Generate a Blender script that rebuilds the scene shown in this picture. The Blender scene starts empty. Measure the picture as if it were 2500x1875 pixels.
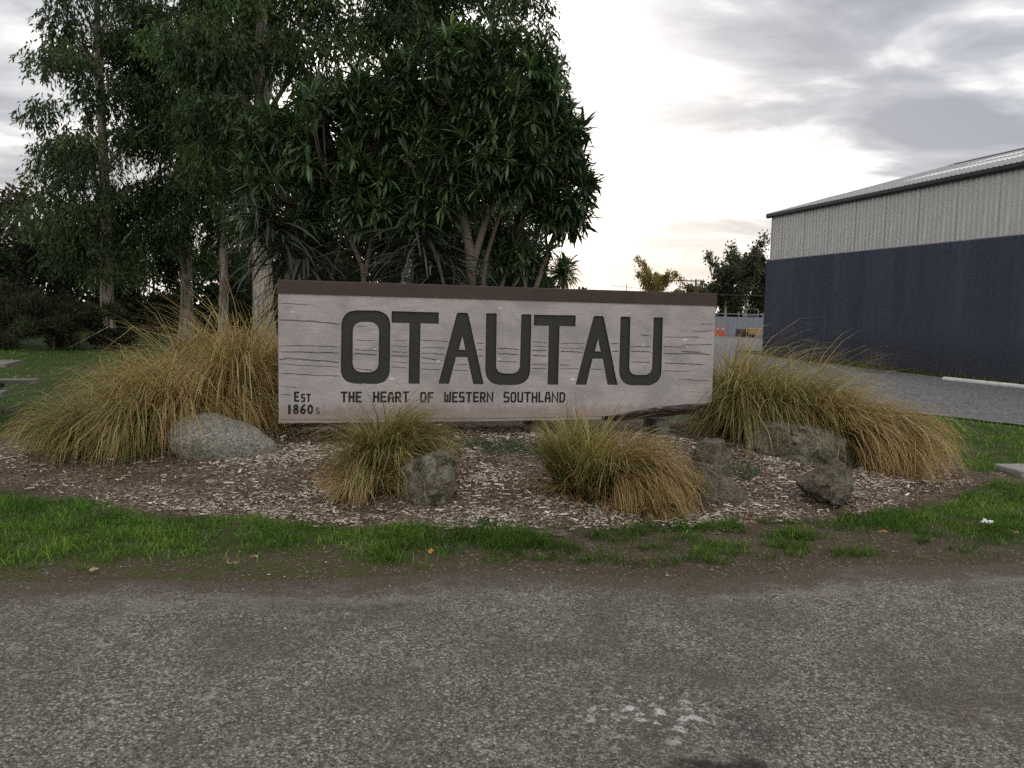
import bpy, bmesh, math, random
import numpy as np
from mathutils import Matrix, Vector, noise as mnoise

C = bpy.context.scene
COL = C.collection
PI = math.pi
# ------------------------------------------------------------------ camera
cd = bpy.data.cameras.new('camera'); cam = bpy.data.objects.new('camera', cd); COL.objects.link(cam)
cd.sensor_width = 36.0; cd.lens = 28.8; cd.clip_start = 0.05; cd.clip_end = 3000
cam.matrix_world = Matrix.Translation((0, 0, 1.6)) @ Matrix.Rotation(math.radians(90 - 5.2), 4, 'X') @ Matrix.Rotation(math.radians(1.25), 4, 'Z')
C.camera = cam

# ------------------------------------------------------------------ sky, sun, exposure
SUN_EL, SUN_AZ = math.radians(14), math.radians(-3)       # low behind the trees, azimuth from +Y towards +X
SUN_DIR = Vector((math.sin(SUN_AZ) * math.cos(SUN_EL), math.cos(SUN_AZ) * math.cos(SUN_EL), math.sin(SUN_EL)))
w = bpy.data.worlds.new("World"); C.world = w; w.use_nodes = True


def N(nt, typ, ins=None, **props):
    n = nt.nodes.new(typ)
    for k, v in props.items():
        setattr(n, k, v)
    for k, v in (ins or {}).items():
        s = n.inputs[k]
        if isinstance(v, bpy.types.NodeSocket):
            nt.links.new(v, s)
        elif isinstance(v, bpy.types.Node):
            nt.links.new(v.outputs[0], s)
        else:
            s.default_value = v
    return n


def math_(nt, op, a, b=0.0, clamp=False):
    return N(nt, 'ShaderNodeMath', {0: a, 1: b}, operation=op, use_clamp=clamp).outputs[0]


def mix_(nt, fac, a, b, blend='MIX'):
    n = nt.nodes.new('ShaderNodeMix'); n.data_type = 'RGBA'; n.blend_type = blend
    for s, v in ((n.inputs[0], fac), (n.inputs[6], a), (n.inputs[7], b)):
        if isinstance(v, bpy.types.NodeSocket): nt.links.new(v, s)
        elif isinstance(v, (int, float)): s.default_value = v
        else: s.default_value = tuple(v) + ((1.0,) if len(v) == 3 else ())
    return n.outputs[2]


def ramp_(nt, fac, stops, interp='LINEAR'):
    n = nt.nodes.new('ShaderNodeValToRGB'); n.color_ramp.interpolation = interp
    e = n.color_ramp.elements
    while len(e) < len(stops): e.new(0.5)
    for i, (p, c) in enumerate(stops):
        e[i].position = p
        c = (c, c, c) if isinstance(c, (int, float)) else c
        e[i].color = tuple(c) + (1.0,)
    nt.links.new(fac, n.inputs[0])
    return n.outputs[0]


def noise_(nt, vec, scale, detail=4.0, rough=0.55, dist=0.0, out=0):
    return N(nt, 'ShaderNodeTexNoise', {'Vector': vec, 'Scale': scale, 'Detail': detail, 'Roughness': rough, 'Distortion': dist}).outputs[out]


nt = w.node_tree; nt.nodes.clear()
tc = N(nt, 'ShaderNodeTexCoord').outputs['Generated']
sky = N(nt, 'ShaderNodeTexSky', sky_type='NISHITA', sun_disc=False, sun_elevation=SUN_EL, sun_rotation=SUN_AZ, air_density=1.0, dust_density=2.0)
sep = N(nt, 'ShaderNodeSeparateXYZ', {0: tc})
zc = math_(nt, 'ADD', math_(nt, 'MAXIMUM', sep.outputs[2], 0.0), 0.16)
cv = N(nt, 'ShaderNodeCombineXYZ', {0: math_(nt, 'DIVIDE', sep.outputs[0], zc), 1: math_(nt, 'DIVIDE', sep.outputs[1], zc), 2: 24.4}).outputs[0]
big = noise_(nt, cv, 0.55, 2.0, 0.5, 0.2)
med = noise_(nt, N(nt, 'ShaderNodeMapping', {'Vector': cv, 'Rotation': (0, 0, 0.6), 'Scale': (1.0, 1.3, 1)}).outputs[0], 1.9, 9.0, 0.54, 0.35)
den = math_(nt, 'ADD', math_(nt, 'MULTIPLY', big, 0.42), math_(nt, 'MULTIPLY', med, 0.58))
cloud = ramp_(nt, den, [(0.37, (1.75, 1.71, 1.60)), (0.435, (1.05, 1.03, 0.99)), (0.475, (0.66, 0.655, 0.66)), (0.53, (0.395, 0.405, 0.44)), (0.60, (0.27, 0.28, 0.325))])
sunv = N(nt, 'ShaderNodeVectorMath', {0: tc, 1: tuple(SUN_DIR)}, operation='DOT_PRODUCT').outputs['Value']
glow = math_(nt, 'POWER', math_(nt, 'MAXIMUM', sunv, 0.0), 52.0)
glowc = mix_(nt, glow, (0, 0, 0), (1.0, 0.99, 0.96))
hz = math_(nt, 'POWER', math_(nt, 'SUBTRACT', 1.0, math_(nt, 'MAXIMUM', sep.outputs[2], 0.0), True), 22.0)
cloud = mix_(nt, math_(nt, 'MULTIPLY', hz, 0.6), cloud, (1.0, 0.99, 0.965))
cl10 = N(nt, 'ShaderNodeVectorMath', {0: cloud, 3: 10.0}, operation='SCALE').outputs[0]
glm = mix_(nt, 1.0, glowc, mix_(nt, 0.45, cloud, (1, 1, 1)), 'MULTIPLY')
gl10 = N(nt, 'ShaderNodeVectorMath', {0: glm, 3: 11.5}, operation='SCALE').outputs[0]
summ = N(nt, 'ShaderNodeVectorMath', {0: cl10, 1: gl10}, operation='ADD').outputs[0]
fin = mix_(nt, 0.92, sky.outputs[0], summ)
bg = N(nt, 'ShaderNodeBackground', {'Color': fin, 'Strength': 0.1})
N(nt, 'ShaderNodeOutputWorld', {'Surface': bg})

sl = bpy.data.lights.new('sun', 'SUN'); sl.energy = 0.6; sl.angle = math.radians(14); sl.color = (1.0, 0.95, 0.87)
so = bpy.data.objects.new('sun', sl); COL.objects.link(so)
so.rotation_euler = (-SUN_DIR).to_track_quat('-Z', 'Y').to_euler(); so.location = (0, 0, 30)

C.view_settings.view_transform = 'Standard'; C.view_settings.look = 'None'
C.view_settings.exposure = 0.5; C.view_settings.gamma = 1.0; C.view_settings.use_curve_mapping = False
C.render.engine = 'CYCLES'
C.cycles.max_bounces = 6; C.cycles.diffuse_bounces = 3; C.cycles.transmission_bounces = 3; C.cycles.glossy_bounces = 2
C.cycles.use_denoising = False


# ------------------------------------------------------------------ helpers
def tag(o, label=None, cat=None, group=None, kind=None):
    if label: o['label'] = label
    if cat: o['category'] = cat
    if group: o['group'] = group
    if kind: o['kind'] = kind
    return o


def empty(name, loc=(0, 0, 0), rz=0.0):
    o = bpy.data.objects.new(name, None); COL.objects.link(o)
    o.location = loc; o.rotation_euler = (0, 0, rz); o.empty_display_size = 0.2
    return o


def link(name, me, parent=None, loc=None):
    o = bpy.data.objects.new(name, me); COL.objects.link(o)
    if parent: o.parent = parent
    if loc is not None: o.location = loc
    return o


def mesh_np(name, V, F, mat=None, col=None, smooth=False):
    """V (n,3); F list of int arrays (m,k); col (n,3) per vertex."""
    me = bpy.data.meshes.new(name)
    V = np.asarray(V, np.float32); me.vertices.add(len(V)); me.vertices.foreach_set('co', V.ravel())
    F = [np.asarray(f, np.int32) for f in F if len(f)]
    idx = np.concatenate([f.ravel() for f in F]); tot = np.concatenate([np.full(len(f), f.shape[1], np.int32) for f in F])
    st = np.concatenate([[0], np.cumsum(tot)[:-1]]).astype(np.int32)
    me.loops.add(len(idx)); me.loops.foreach_set('vertex_index', idx)
    me.polygons.add(len(tot)); me.polygons.foreach_set('loop_start', st); me.polygons.foreach_set('loop_total', tot)
    me.polygons.foreach_set('use_smooth', np.full(len(tot), smooth, bool))
    if col is not None:
        a = me.color_attributes.new('Col', 'FLOAT_COLOR', 'POINT')
        c4 = np.ones((len(V), 4), np.float32); c4[:, :3] = col; a.data.foreach_set('color', c4.ravel())
    me.update(calc_edges=True)
    if mat: me.materials.append(mat)
    return me


def rs(seed): return np.random.default_rng(seed)


def hash2(ix, iy, seed):
    n = (ix.astype(np.int64) * 374761393 + iy.astype(np.int64) * 668265263 + seed * 982451653) & 0x7fffffff
    n = ((n ^ (n >> 13)) * 1274126177) & 0x7fffffff
    return ((n ^ (n >> 16)) & 0xffff) / 65535.0


def vn(x, y, s, seed=0):
    x = np.asarray(x, float) * s; y = np.asarray(y, float) * s
    ix, iy = np.floor(x), np.floor(y); fx, fy = x - ix, y - iy
    fx = fx * fx * (3 - 2 * fx); fy = fy * fy * (3 - 2 * fy)
    a, b = hash2(ix, iy, seed), hash2(ix + 1, iy, seed); c, d = hash2(ix, iy + 1, seed), hash2(ix + 1, iy + 1, seed)
    return (a * (1 - fx) + b * fx) * (1 - fy) + (c * (1 - fx) + d * fx) * fy


def fbm(x, y, s, seed=0, o=3):
    return sum(vn(x, y, s * 2 ** i, seed + i) * 0.5 ** i for i in range(o)) / sum(0.5 ** i for i in range(o))


def smst(a, b, x):
    t = np.clip((np.asarray(x, float) - a) / (b - a), 0, 1); return t * t * (3 - 2 * t)


def norm(a): return a / np.maximum(np.linalg.norm(a, axis=-1, keepdims=True), 1e-9)


class Acc:
    """collects pieces into one mesh"""
    def __init__(s): s.V = []; s.F = {}; s.n = 0
    def add(s, V, F):
        V = np.asarray(V, float).reshape(-1, 3); s.V.append(V)
        for f in F:
            s.F.setdefault(len(f), []).append([i + s.n for i in f])
        s.n += len(V)
    def box(s, c, d, rot=None):
        h = np.array(d) / 2
        V = np.array([(x, y, z) for x in (-1, 1) for y in (-1, 1) for z in (-1, 1)]) * h
        if rot is not None: V = V @ np.array(rot.to_3x3()).T
        s.add(V + np.array(c), [(0, 1, 3, 2), (4, 6, 7, 5), (0, 4, 5, 1), (2, 3, 7, 6), (0, 2, 6, 4), (1, 5, 7, 3)])
    def tube(s, P, R, k=8, cap=True):
        P = np.asarray(P, float); R = np.broadcast_to(np.asarray(R, float), (len(P),))
        T = norm(np.gradient(P, axis=0)); up = np.array([0, 0, 1.0]) if abs(T[0][2]) < .9 else np.array([1.0, 0, 0])
        V = []
        for p, t, r in zip(P, T, R):
            a = np.cross(t, up); a /= max(np.linalg.norm(a), 1e-6); b = np.cross(t, a)
            for j in range(k):
                q = 2 * PI * j / k; V.append(p + r * (math.cos(q) * a + math.sin(q) * b))
        F = [(i * k + j, i * k + (j + 1) % k, (i + 1) * k + (j + 1) % k, (i + 1) * k + j) for i in range(len(P) - 1) for j in range(k)]
        if cap: F += [tuple(range(k)), tuple(range((len(P) - 1) * k, len(P) * k))[::-1]]
        s.add(V, F)
    def build(s, name, mat, parent=None, loc=None, smooth=False):
        me = mesh_np(name, np.concatenate(s.V), [np.array(v) for v in s.F.values()], mat, smooth=smooth)
        return link(name, me, parent, loc)


# ------------------------------------------------------------------ materials
def new_mat(name):
    m = bpy.data.materials.new(name); m.use_nodes = True
    nt = m.node_tree; b = nt.nodes['Principled BSDF']; b.inputs['Specular IOR Level'].default_value = 0.25
    return m, nt, b


def put(nt, b, color=None, rough=None, bump=None, bs=0.3, bd=0.01, spec=None, metal=None):
    for k, v in (('Base Color', color), ('Roughness', rough), ('Metallic', metal), ('Specular IOR Level', spec)):
        if v is None: continue
        if isinstance(v, bpy.types.NodeSocket): nt.links.new(v, b.inputs[k])
        else: b.inputs[k].default_value = (tuple(v) + (1,)) if isinstance(v, tuple) else v
    if bump is not None:
        n = N(nt, 'ShaderNodeBump', {'Strength': bs, 'Distance': bd, 'Height': bump}); nt.links.new(n.outputs[0], b.inputs['Normal'])


def ocoord(nt, sc=(1, 1, 1), rot=(0, 0, 0)):
    o = N(nt, 'ShaderNodeTexCoord').outputs['Object']
    if sc == (1, 1, 1) and rot == (0, 0, 0): return o
    return N(nt, 'ShaderNodeMapping', {'Vector': o, 'Scale': sc, 'Rotation': rot}).outputs[0]


def simple(name, c1, c2, scale=8, rough=0.7, bump=0.2, bd=0.01, sc=(1, 1, 1), metal=0, spec=0.25, detail=6):
    m, nt, b = new_mat(name); o = ocoord(nt, sc); n = noise_(nt, o, scale, detail, 0.6)
    put(nt, b, ramp_(nt, n, [(0.3, c1), (0.7, c2)]), rough, n, bump, bd, spec, metal); return m


def attr_mat(name, rough=0.6, trans=0.0, spec=0.2, tint=(1, 1, 1)):
    m, nt, b = new_mat(name)
    a = N(nt, 'ShaderNodeAttribute', attribute_name='Col').outputs['Color']
    put(nt, b, a, rough, spec=spec)
    if trans > 0:
        tcol = mix_(nt, 1.0, a, tint, 'MULTIPLY')
        t = N(nt, 'ShaderNodeBsdfTranslucent', {'Color': tcol})
        mx = N(nt, 'ShaderNodeMixShader', {0: trans, 1: b.outputs[0], 2: t.outputs[0]})
        nt.links.new(mx.outputs[0], nt.nodes['Material Output'].inputs[0])
    return m


def mat_slab():
    m, nt, b = new_mat('weathered_wood'); o = ocoord(nt)
    g = noise_(nt, ocoord(nt, (1.2, 6, 34)), 3.0, 8, 0.65)
    gf = noise_(nt, ocoord(nt, (5, 20, 150)), 3.0, 4, 0.6)
    bl = noise_(nt, ocoord(nt, (1, 1, 1.8)), 2.2, 5, 0.6, 0.4)
    c = ramp_(nt, g, [(0.28, (0.34, 0.297, 0.288)), (0.48, (0.49, 0.436, 0.426)), (0.72, (0.60, 0.543, 0.53))])
    c = mix_(nt, ramp_(nt, bl, [(0.42, 0.0), (0.6, 0.75)]), c, (0.33, 0.31, 0.31))
    c = mix_(nt, ramp_(nt, gf, [(0.48, 0.0), (0.7, 0.6)]), c, (0.28, 0.245, 0.237))
    # dark fine speckle of mould
    sp = noise_(nt, o, 55, 3, 0.7); c = mix_(nt, ramp_(nt, sp, [(0.58, 0.0), (0.72, 0.5)]), c, (0.24, 0.22, 0.21))
    # pale lichen flecks
    v = N(nt, 'ShaderNodeTexVoronoi', {'Vector': ocoord(nt, (6.5, 6.5, 15)), 'Scale': 1.0, 'Randomness': 1.0})
    vr = N(nt, 'ShaderNodeSeparateXYZ', {0: v.outputs['Color']}).outputs[0]
    wob = math_(nt, 'MULTIPLY', noise_(nt, o, 60, 2, 0.5), 0.2)
    fl = math_(nt, 'LESS_THAN', math_(nt, 'ADD', v.outputs['Distance'], wob), math_(nt, 'MULTIPLY', math_(nt, 'SUBTRACT', vr, 0.60, True), 0.72))
    c = mix_(nt, math_(nt, 'MULTIPLY', fl, 0.75), c, (0.78, 0.765, 0.74))
    # brown stain creeping up from the lower edge
    z = N(nt, 'ShaderNodeSeparateXYZ', {0: o}).outputs[2]
    st = math_(nt, 'ADD', z, math_(nt, 'MULTIPLY', noise_(nt, ocoord(nt, (5, 5, 2)), 3, 4), -0.22))
    c = mix_(nt, ramp_(nt, st, [(0.0, 0.6), (0.07, 0.0)]), c, (0.30, 0.22, 0.165))
    h = math_(nt, 'ADD', math_(nt, 'MULTIPLY', g, 0.6), math_(nt, 'MULTIPLY', gf, 0.4))
    put(nt, b, c, 0.82, h, 0.35, 0.006); return m


def mat_paint():
    m, nt, b = new_mat('carved_paint'); o = ocoord(nt, (3, 3, 40)); n = noise_(nt, o, 2.5, 6, 0.6)
    n2 = noise_(nt, ocoord(nt), 30, 4, 0.7)
    c = ramp_(nt, n, [(0.35, (0.035, 0.035, 0.032)), (0.75, (0.056, 0.055, 0.050))])
    c = mix_(nt, ramp_(nt, n2, [(0.7, 0.0), (0.78, 0.55)]), c, (0.16, 0.15, 0.14))
    put(nt, b, c, 0.62, n, 0.2, 0.004); return m


def mat_small_paint():
    m, nt, b = new_mat('worn_black_paint'); n = noise_(nt, ocoord(nt, (1.13, 1, 1.07)), 37, 5, 0.75)
    put(nt, b, ramp_(nt, n, [(0.5, (0.018, 0.018, 0.017)), (0.68, (0.035, 0.033, 0.031)), (0.78, (0.15, 0.14, 0.135))]), 0.7, n, 0.2, 0.003); return m


def mat_road():
    m, nt, b = new_mat('chip_seal'); o = ocoord(nt)
    v = N(nt, 'ShaderNodeTexVoronoi', {'Vector': o, 'Scale': 88.0, 'Randomness': 1.0})
    v2 = N(nt, 'ShaderNodeTexVoronoi', {'Vector': o, 'Scale': 185.0, 'Randomness': 1.0})
    s1 = N(nt, 'ShaderNodeSeparateXYZ', {0: v.outputs['Color']}); s2 = N(nt, 'ShaderNodeSeparateXYZ', {0: v2.outputs['Color']})
    patch = noise_(nt, o, 1.1, 4, 0.6, 0.5); patch2 = noise_(nt, o, 5.5, 5, 0.65)
    c1 = ramp_(nt, s1.outputs[0], [(0.0, (0.045, 0.038, 0.030)), (0.35, (0.132, 0.116, 0.094)), (0.72, (0.25, 0.225, 0.187)), (0.91, (0.43, 0.40, 0.35)), (1.0, (0.66, 0.64, 0.58))])
    c2 = ramp_(nt, s2.outputs[1], [(0.0, (0.036, 0.030, 0.023)), (0.58, (0.148, 0.130, 0.105)), (0.91, (0.44, 0.41, 0.355)), (1.0, (0.72, 0.69, 0.63))])
    c = mix_(nt, 0.42, c1, c2)
    c = mix_(nt, ramp_(nt, v.outputs['Distance'], [(0.4, 0.0), (0.8, 0.55)]), c, (0.04, 0.033, 0.026))
    c = mix_(nt, ramp_(nt, patch, [(0.38, 0.6), (0.56, 0.0)]), c, (0.098, 0.081, 0.062))
    # pale lichen crust breaking up between the chips
    li = math_(nt, 'MULTIPLY', ramp_(nt, patch2, [(0.5, 0.0), (0.68, 1.0)]), ramp_(nt, noise_(nt, o, 34, 4, 0.75), [(0.5, 0.0), (0.62, 1.0)]))
    lm = ramp_(nt, noise_(nt, o, 0.7, 3, 0.5), [(0.36, 0.25), (0.6, 0.95)])
    c = mix_(nt, math_(nt, 'MULTIPLY', math_(nt, 'MULTIPLY', li, lm), 0.75), c, (0.50, 0.48, 0.42))
    # the white spatter and the dark worn hollow near the lower right, its depth painted as dark colour
    def spot(x, y, r0, r1, sx=1.0, ncoef=0.25):
        d = N(nt, 'ShaderNodeVectorMath', {0: N(nt, 'ShaderNodeVectorMath', {0: N(nt, 'ShaderNodeVectorMath', {0: o, 1: (x, y, 0)}, operation='SUBTRACT'), 1: (sx, 1, 0)}, operation='MULTIPLY')}, operation='LENGTH').outputs['Value']
        return ramp_(nt, math_(nt, 'ADD', d, math_(nt, 'MULTIPLY', math_(nt, 'SUBTRACT', patch2, 0.5), ncoef)), [(r0, 1.0), (r1, 0.0)])
    sp = math_(nt, 'MULTIPLY', spot(0.60, 3.12, 0.05, 0.34, 0.7), ramp_(nt, noise_(nt, o, 17, 5, 0.7), [(0.54, 0.0), (0.62, 1.0)]))
    c = mix_(nt, math_(nt, 'MULTIPLY', sp, 0.85), c, (0.66, 0.65, 0.62))
    c = mix_(nt, math_(nt, 'MULTIPLY', spot(0.83, 2.70, 0.05, 0.13, 0.6, 0.5), 0.9), c, (0.022, 0.019, 0.017))
    c = mix_(nt, math_(nt, 'MULTIPLY', spot(0.95, 3.02, 0.05, 0.3, 1.6), 0.5), c, (0.045, 0.037, 0.031))
    # soil washed over the edge
    d = N(nt, 'ShaderNodeAttribute', attribute_name='Col').outputs['Color']; dr = N(nt, 'ShaderNodeSeparateXYZ', {0: d}).outputs[0]
    dm = math_(nt, 'ADD', dr, math_(nt, 'MULTIPLY', math_(nt, 'SUBTRACT', noise_(nt, o, 2.2, 7, 0.72), 0.5), 1.5))
    soil = mix_(nt, noise_(nt, o, 60, 4, 0.7), (0.044, 0.031, 0.020), (0.145, 0.108, 0.075))
    soil = mix_(nt, ramp_(nt, s2.outputs[0], [(0.93, 0.0), (0.96, 0.7)]), soil, (0.3, 0.28, 0.25))
    c = mix_(nt, ramp_(nt, dm, [(0.42, 0.0), (0.75, 0.93)]), c, soil)
    # pale dry silt along part of the edge
    si = math_(nt, 'MULTIPLY', ramp_(nt, dm, [(0.22, 0.0), (0.4, 1.0), (0.55, 0.0)]), ramp_(nt, noise_(nt, o, 0.9, 2, 0.5), [(0.45, 0.0), (0.6, 0.6)]))
    c = mix_(nt, si, c, (0.24, 0.215, 0.185))
    hgt = math_(nt, 'ADD', math_(nt, 'MULTIPLY', math_(nt, 'SUBTRACT', 1.0, v.outputs['Distance']), 0.7), math_(nt, 'MULTIPLY', s2.outputs[0], 0.4))
    put(nt, b, c, 0.88, hgt, 0.75, 0.008, spec=0.2); return m


def mat_ground():
    m, nt, b = new_mat('soil_and_turf'); o = ocoord(nt)
    a = N(nt, 'ShaderNodeSeparateXYZ', {0: N(nt, 'ShaderNodeAttribute', attribute_name='Col').outputs['Color']})
    n = noise_(nt, o, 40, 6, 0.7); n2 = noise_(nt, o, 4, 5, 0.65)
    soil = mix_(nt, n, (0.044, 0.031, 0.020), (0.145, 0.108, 0.075))
    v = N(nt, 'ShaderNodeTexVoronoi', {'Vector': o, 'Scale': 70.0}); vs = N(nt, 'ShaderNodeSeparateXYZ', {0: v.outputs['Color']}).outputs[0]
    soil = mix_(nt, ramp_(nt, vs, [(0.93, 0.0), (0.97, 0.7)]), soil, (0.30, 0.27, 0.23))
    moss = mix_(nt, n, (0.045, 0.055, 0.014), (0.10, 0.115, 0.03))
    turf = mix_(nt, n, (0.020, 0.038, 0.008), (0.05, 0.09, 0.02))
    c = mix_(nt, math_(nt, 'MULTIPLY', a.outputs[1], ramp_(nt, n2, [(0.4, 0.0), (0.6, 0.8)])), soil, moss)
    c = mix_(nt, a.outputs[0], c, turf)
    put(nt, b, c, 0.9, n, 0.7, 0.02, spec=0.1); return m


def mat_bed():
    m, nt, b = new_mat('bark_mulch'); o = ocoord(nt); n = noise_(nt, o, 30, 6, 0.75); n2 = noise_(nt, o, 2.2, 4, 0.6)
    v = N(nt, 'ShaderNodeTexVoronoi', {'Vector': ocoord(nt, (1, 1.6, 1)), 'Scale': 45.0}); vs = N(nt, 'ShaderNodeSeparateXYZ', {0: v.outputs['Color']})
    dark = mix_(nt, n, (0.042, 0.027, 0.018), (0.13, 0.086, 0.058))
    c = mix_(nt, ramp_(nt, vs.outputs[0], [(0.35, 0.0), (0.75, 0.8)]), dark, mix_(nt, vs.outputs[1], (0.20, 0.145, 0.105), (0.50, 0.405, 0.335)))
    c = mix_(nt, ramp_(nt, n2, [(0.40, 0.6), (0.55, 0.0)]), c, dark)
    put(nt, b, c, 0.9, math_(nt, 'ADD', n, v.outputs['Distance']), 0.8, 0.02, spec=0.1); return m


def mat_gravel():
    m, nt, b = new_mat('grey_gravel'); o = ocoord(nt)
    v = N(nt, 'ShaderNodeTexVoronoi', {'Vector': o, 'Scale': 26.0}); vs = N(nt, 'ShaderNodeSeparateXYZ', {0: v.outputs['Color']})
    c = ramp_(nt, vs.outputs[0], [(0.0, (0.075, 0.077, 0.082)), (0.6, (0.16, 0.163, 0.17)), (1.0, (0.30, 0.30, 0.30))])
    c = mix_(nt, ramp_(nt, noise_(nt, o, 0.6, 4, 0.6), [(0.4, 0.0), (0.7, 0.5)]), c, (0.19, 0.18, 0.165))
    put(nt, b, c, 0.9, v.outputs['Distance'], 0.8, 0.03, spec=0.15); return m


def mat_rock(name, c1, c2, c3, scale=6, fine=70, lich=0.0):
    m, nt, b = new_mat(name); o = ocoord(nt)
    n = noise_(nt, o, scale, 7, 0.65, 0.3); f = noise_(nt, o, fine, 4, 0.75)
    c = ramp_(nt, n, [(0.3, c1), (0.5, c2), (0.72, c3)])
    c = mix_(nt, ramp_(nt, f, [(0.36, 0.85), (0.5, 0.0)]), c, tuple(x * 0.3 for x in c1))
    c = mix_(nt, ramp_(nt, f, [(0.53, 0.0), (0.66, 0.75)]), c, tuple(min(1, x * 1.6) for x in c3))
    if lich:
        l = noise_(nt, o, 9, 5, 0.7, 0.6); c = mix_(nt, ramp_(nt, l, [(0.54, 0.0), (0.6, lich * .8)]), c, (0.27, 0.26, 0.205))
        k = noise_(nt, ocoord(nt, (1, 1, 1), (1, 2, 3)), 7, 5, 0.7, 0.6); c = mix_(nt, ramp_(nt, k, [(0.57, 0.0), (0.62, lich)]), c, (0.03, 0.028, 0.02))
    put(nt, b, c, 0.9, math_(nt, 'ADD', n, math_(nt, 'MULTIPLY', f, 0.25)), 0.7, 0.03, spec=0.2); return m


def mat_block():
    m, nt, b = new_mat('navy_render'); o = ocoord(nt)
    f = noise_(nt, o, 26, 5, 0.7); s = noise_(nt, ocoord(nt, (1.1, 1.1, 0.09)), 1.6, 5, 0.6)
    c = ramp_(nt, s, [(0.36, (0.056, 0.065, 0.094)), (0.5, (0.068, 0.079, 0.114)), (0.66, (0.08, 0.091, 0.126))])
    c = mix_(nt, ramp_(nt, f, [(0.4, 0.35), (0.6, 0.0)]), c, (0.034, 0.039, 0.058))
    z = N(nt, 'ShaderNodeSeparateXYZ', {0: o}).outputs[2]
    low = ramp_(nt, math_(nt, 'ADD', z, math_(nt, 'MULTIPLY', s, -1.3)), [(0.0, 0.4), (0.5, 0.0)])
    c = mix_(nt, low, c, (0.035, 0.034, 0.036))
    put(nt, b, c, 0.8, f, 0.9, 0.03, spec=0.25); return m


def mat_sheet(name, c1, c2, rough=0.5, metal=0.3):
    m, nt, b = new_mat(name); n = noise_(nt, ocoord(nt, (2.5, 2.5, 0.35)), 2.0, 6, 0.6)
    put(nt, b, ramp_(nt, n, [(0.3, c1), (0.7, c2)]), rough, metal=metal, spec=0.4); return m


def mat_bark():
    m, nt, b = new_mat('peeling_gum_bark'); n = noise_(nt, ocoord(nt, (5, 5, 0.7)), 2.2, 6, 0.6, 0.6); f = noise_(nt, ocoord(nt, (18, 18, 3)), 3, 5, 0.7)
    c = ramp_(nt, n, [(0.34, (0.15, 0.105, 0.075)), (0.45, (0.28, 0.21, 0.155)), (0.52, (0.44, 0.39, 0.32)), (0.68, (0.56, 0.52, 0.44))])
    c = mix_(nt, ramp_(nt, f, [(0.4, 0.5), (0.58, 0.0)]), c, (0.06, 0.048, 0.036))
    put(nt, b, c, 0.85, n, 0.6, 0.04); return m


M_slab = mat_slab(); M_paint = mat_paint(); M_small = mat_small_paint()
M_cap = simple('brown_flashing', (0.048, 0.028, 0.022), (0.070, 0.042, 0.034), 3, 0.5, 0.05, 0.003, spec=0.4)
M_screw = simple('dull_screw', (0.05, 0.035, 0.03), (0.09, 0.07, 0.06), 20, 0.5, 0.1, metal=0.5)
M_rawwood = simple('split_brown_wood', (0.035, 0.022, 0.014), (0.17, 0.125, 0.095), 6, 0.9, 0.9, 0.03, sc=(0.8, 4, 9))
M_batten = simple('grey_batten', (0.22, 0.185, 0.165), (0.42, 0.37, 0.35), 5, 0.85, 0.4, 0.006, sc=(0.6, 5, 14))
M_post = simple('grey_block', (0.10, 0.092, 0.08), (0.2, 0.185, 0.165), 9, 0.9, 0.5, 0.01)
M_road = mat_road(); M_ground = mat_ground(); M_bed = mat_bed(); M_gravel = mat_gravel()
M_granite = mat_rock('granite', (0.15, 0.14, 0.115), (0.235, 0.22, 0.185), (0.31, 0.295, 0.25), 3.2, 48)
M_mossrock = mat_rock('lichened_rock', (0.075, 0.066, 0.042), (0.135, 0.12, 0.08), (0.195, 0.175, 0.122), 5, 50, 0.85)
M_brownrock = mat_rock('brown_rock', (0.075, 0.062, 0.044), (0.125, 0.107, 0.08), (0.18, 0.158, 0.122), 5, 50, 0.35)
M_block = mat_block()
M_clad = mat_sheet('zinc_cladding', (0.52, 0.51, 0.495), (0.64, 0.63, 0.61), 0.5, 0.15)
M_roof = mat_sheet('grey_roofing', (0.33, 0.315, 0.32), (0.42, 0.405, 0.41), 0.45, 0.3)
M_light = mat_sheet('translucent_sheet', (0.74, 0.73, 0.74), (0.82, 0.81, 0.82), 0.5, 0.0)
M_gutter = simple('dark_gutter', (0.022, 0.021, 0.021), (0.035, 0.033, 0.033), 4, 0.5, 0.05, spec=0.4)
M_flash = simple('pale_flashing', (0.36, 0.35, 0.34), (0.45, 0.44, 0.43), 4, 0.5, 0.05, metal=0.2)
M_pipe = simple('white_paint', (0.55, 0.54, 0.52), (0.76, 0.75, 0.73), 5, 0.6, 0.2, 0.005)
M_bark = mat_bark()
M_stem = simple('smooth_grey_bark', (0.10, 0.08, 0.06), (0.21, 0.175, 0.135), 6, 0.85, 0.6, 0.01, sc=(2, 2, 6))
M_darkbark = simple('dark_bark', (0.04, 0.032, 0.024), (0.10, 0.08, 0.06), 6, 0.9, 0.5, 0.02, sc=(3, 3, 1))
M_birch = simple('pale_birch_bark', (0.16, 0.145, 0.12), (0.46, 0.42, 0.36), 5, 0.8, 0.3, 0.01, sc=(1, 1, 2))
M_leaf = attr_mat('leaf', 0.55, 0.25, 0.3, (1.1, 1.25, 0.55))
M_glossleaf = attr_mat('leathery_leaf', 0.45, 0.14, 0.4, (1.0, 1.2, 0.5))
M_blade = attr_mat('grass_blade', 0.65, 0.42, 0.2, (1.1, 1.15, 0.7))
M_chip = attr_mat('wood_chip', 0.85, 0.0, 0.15)
M_stone = attr_mat('loose_stone', 0.85, 0.0, 0.2)


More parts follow.
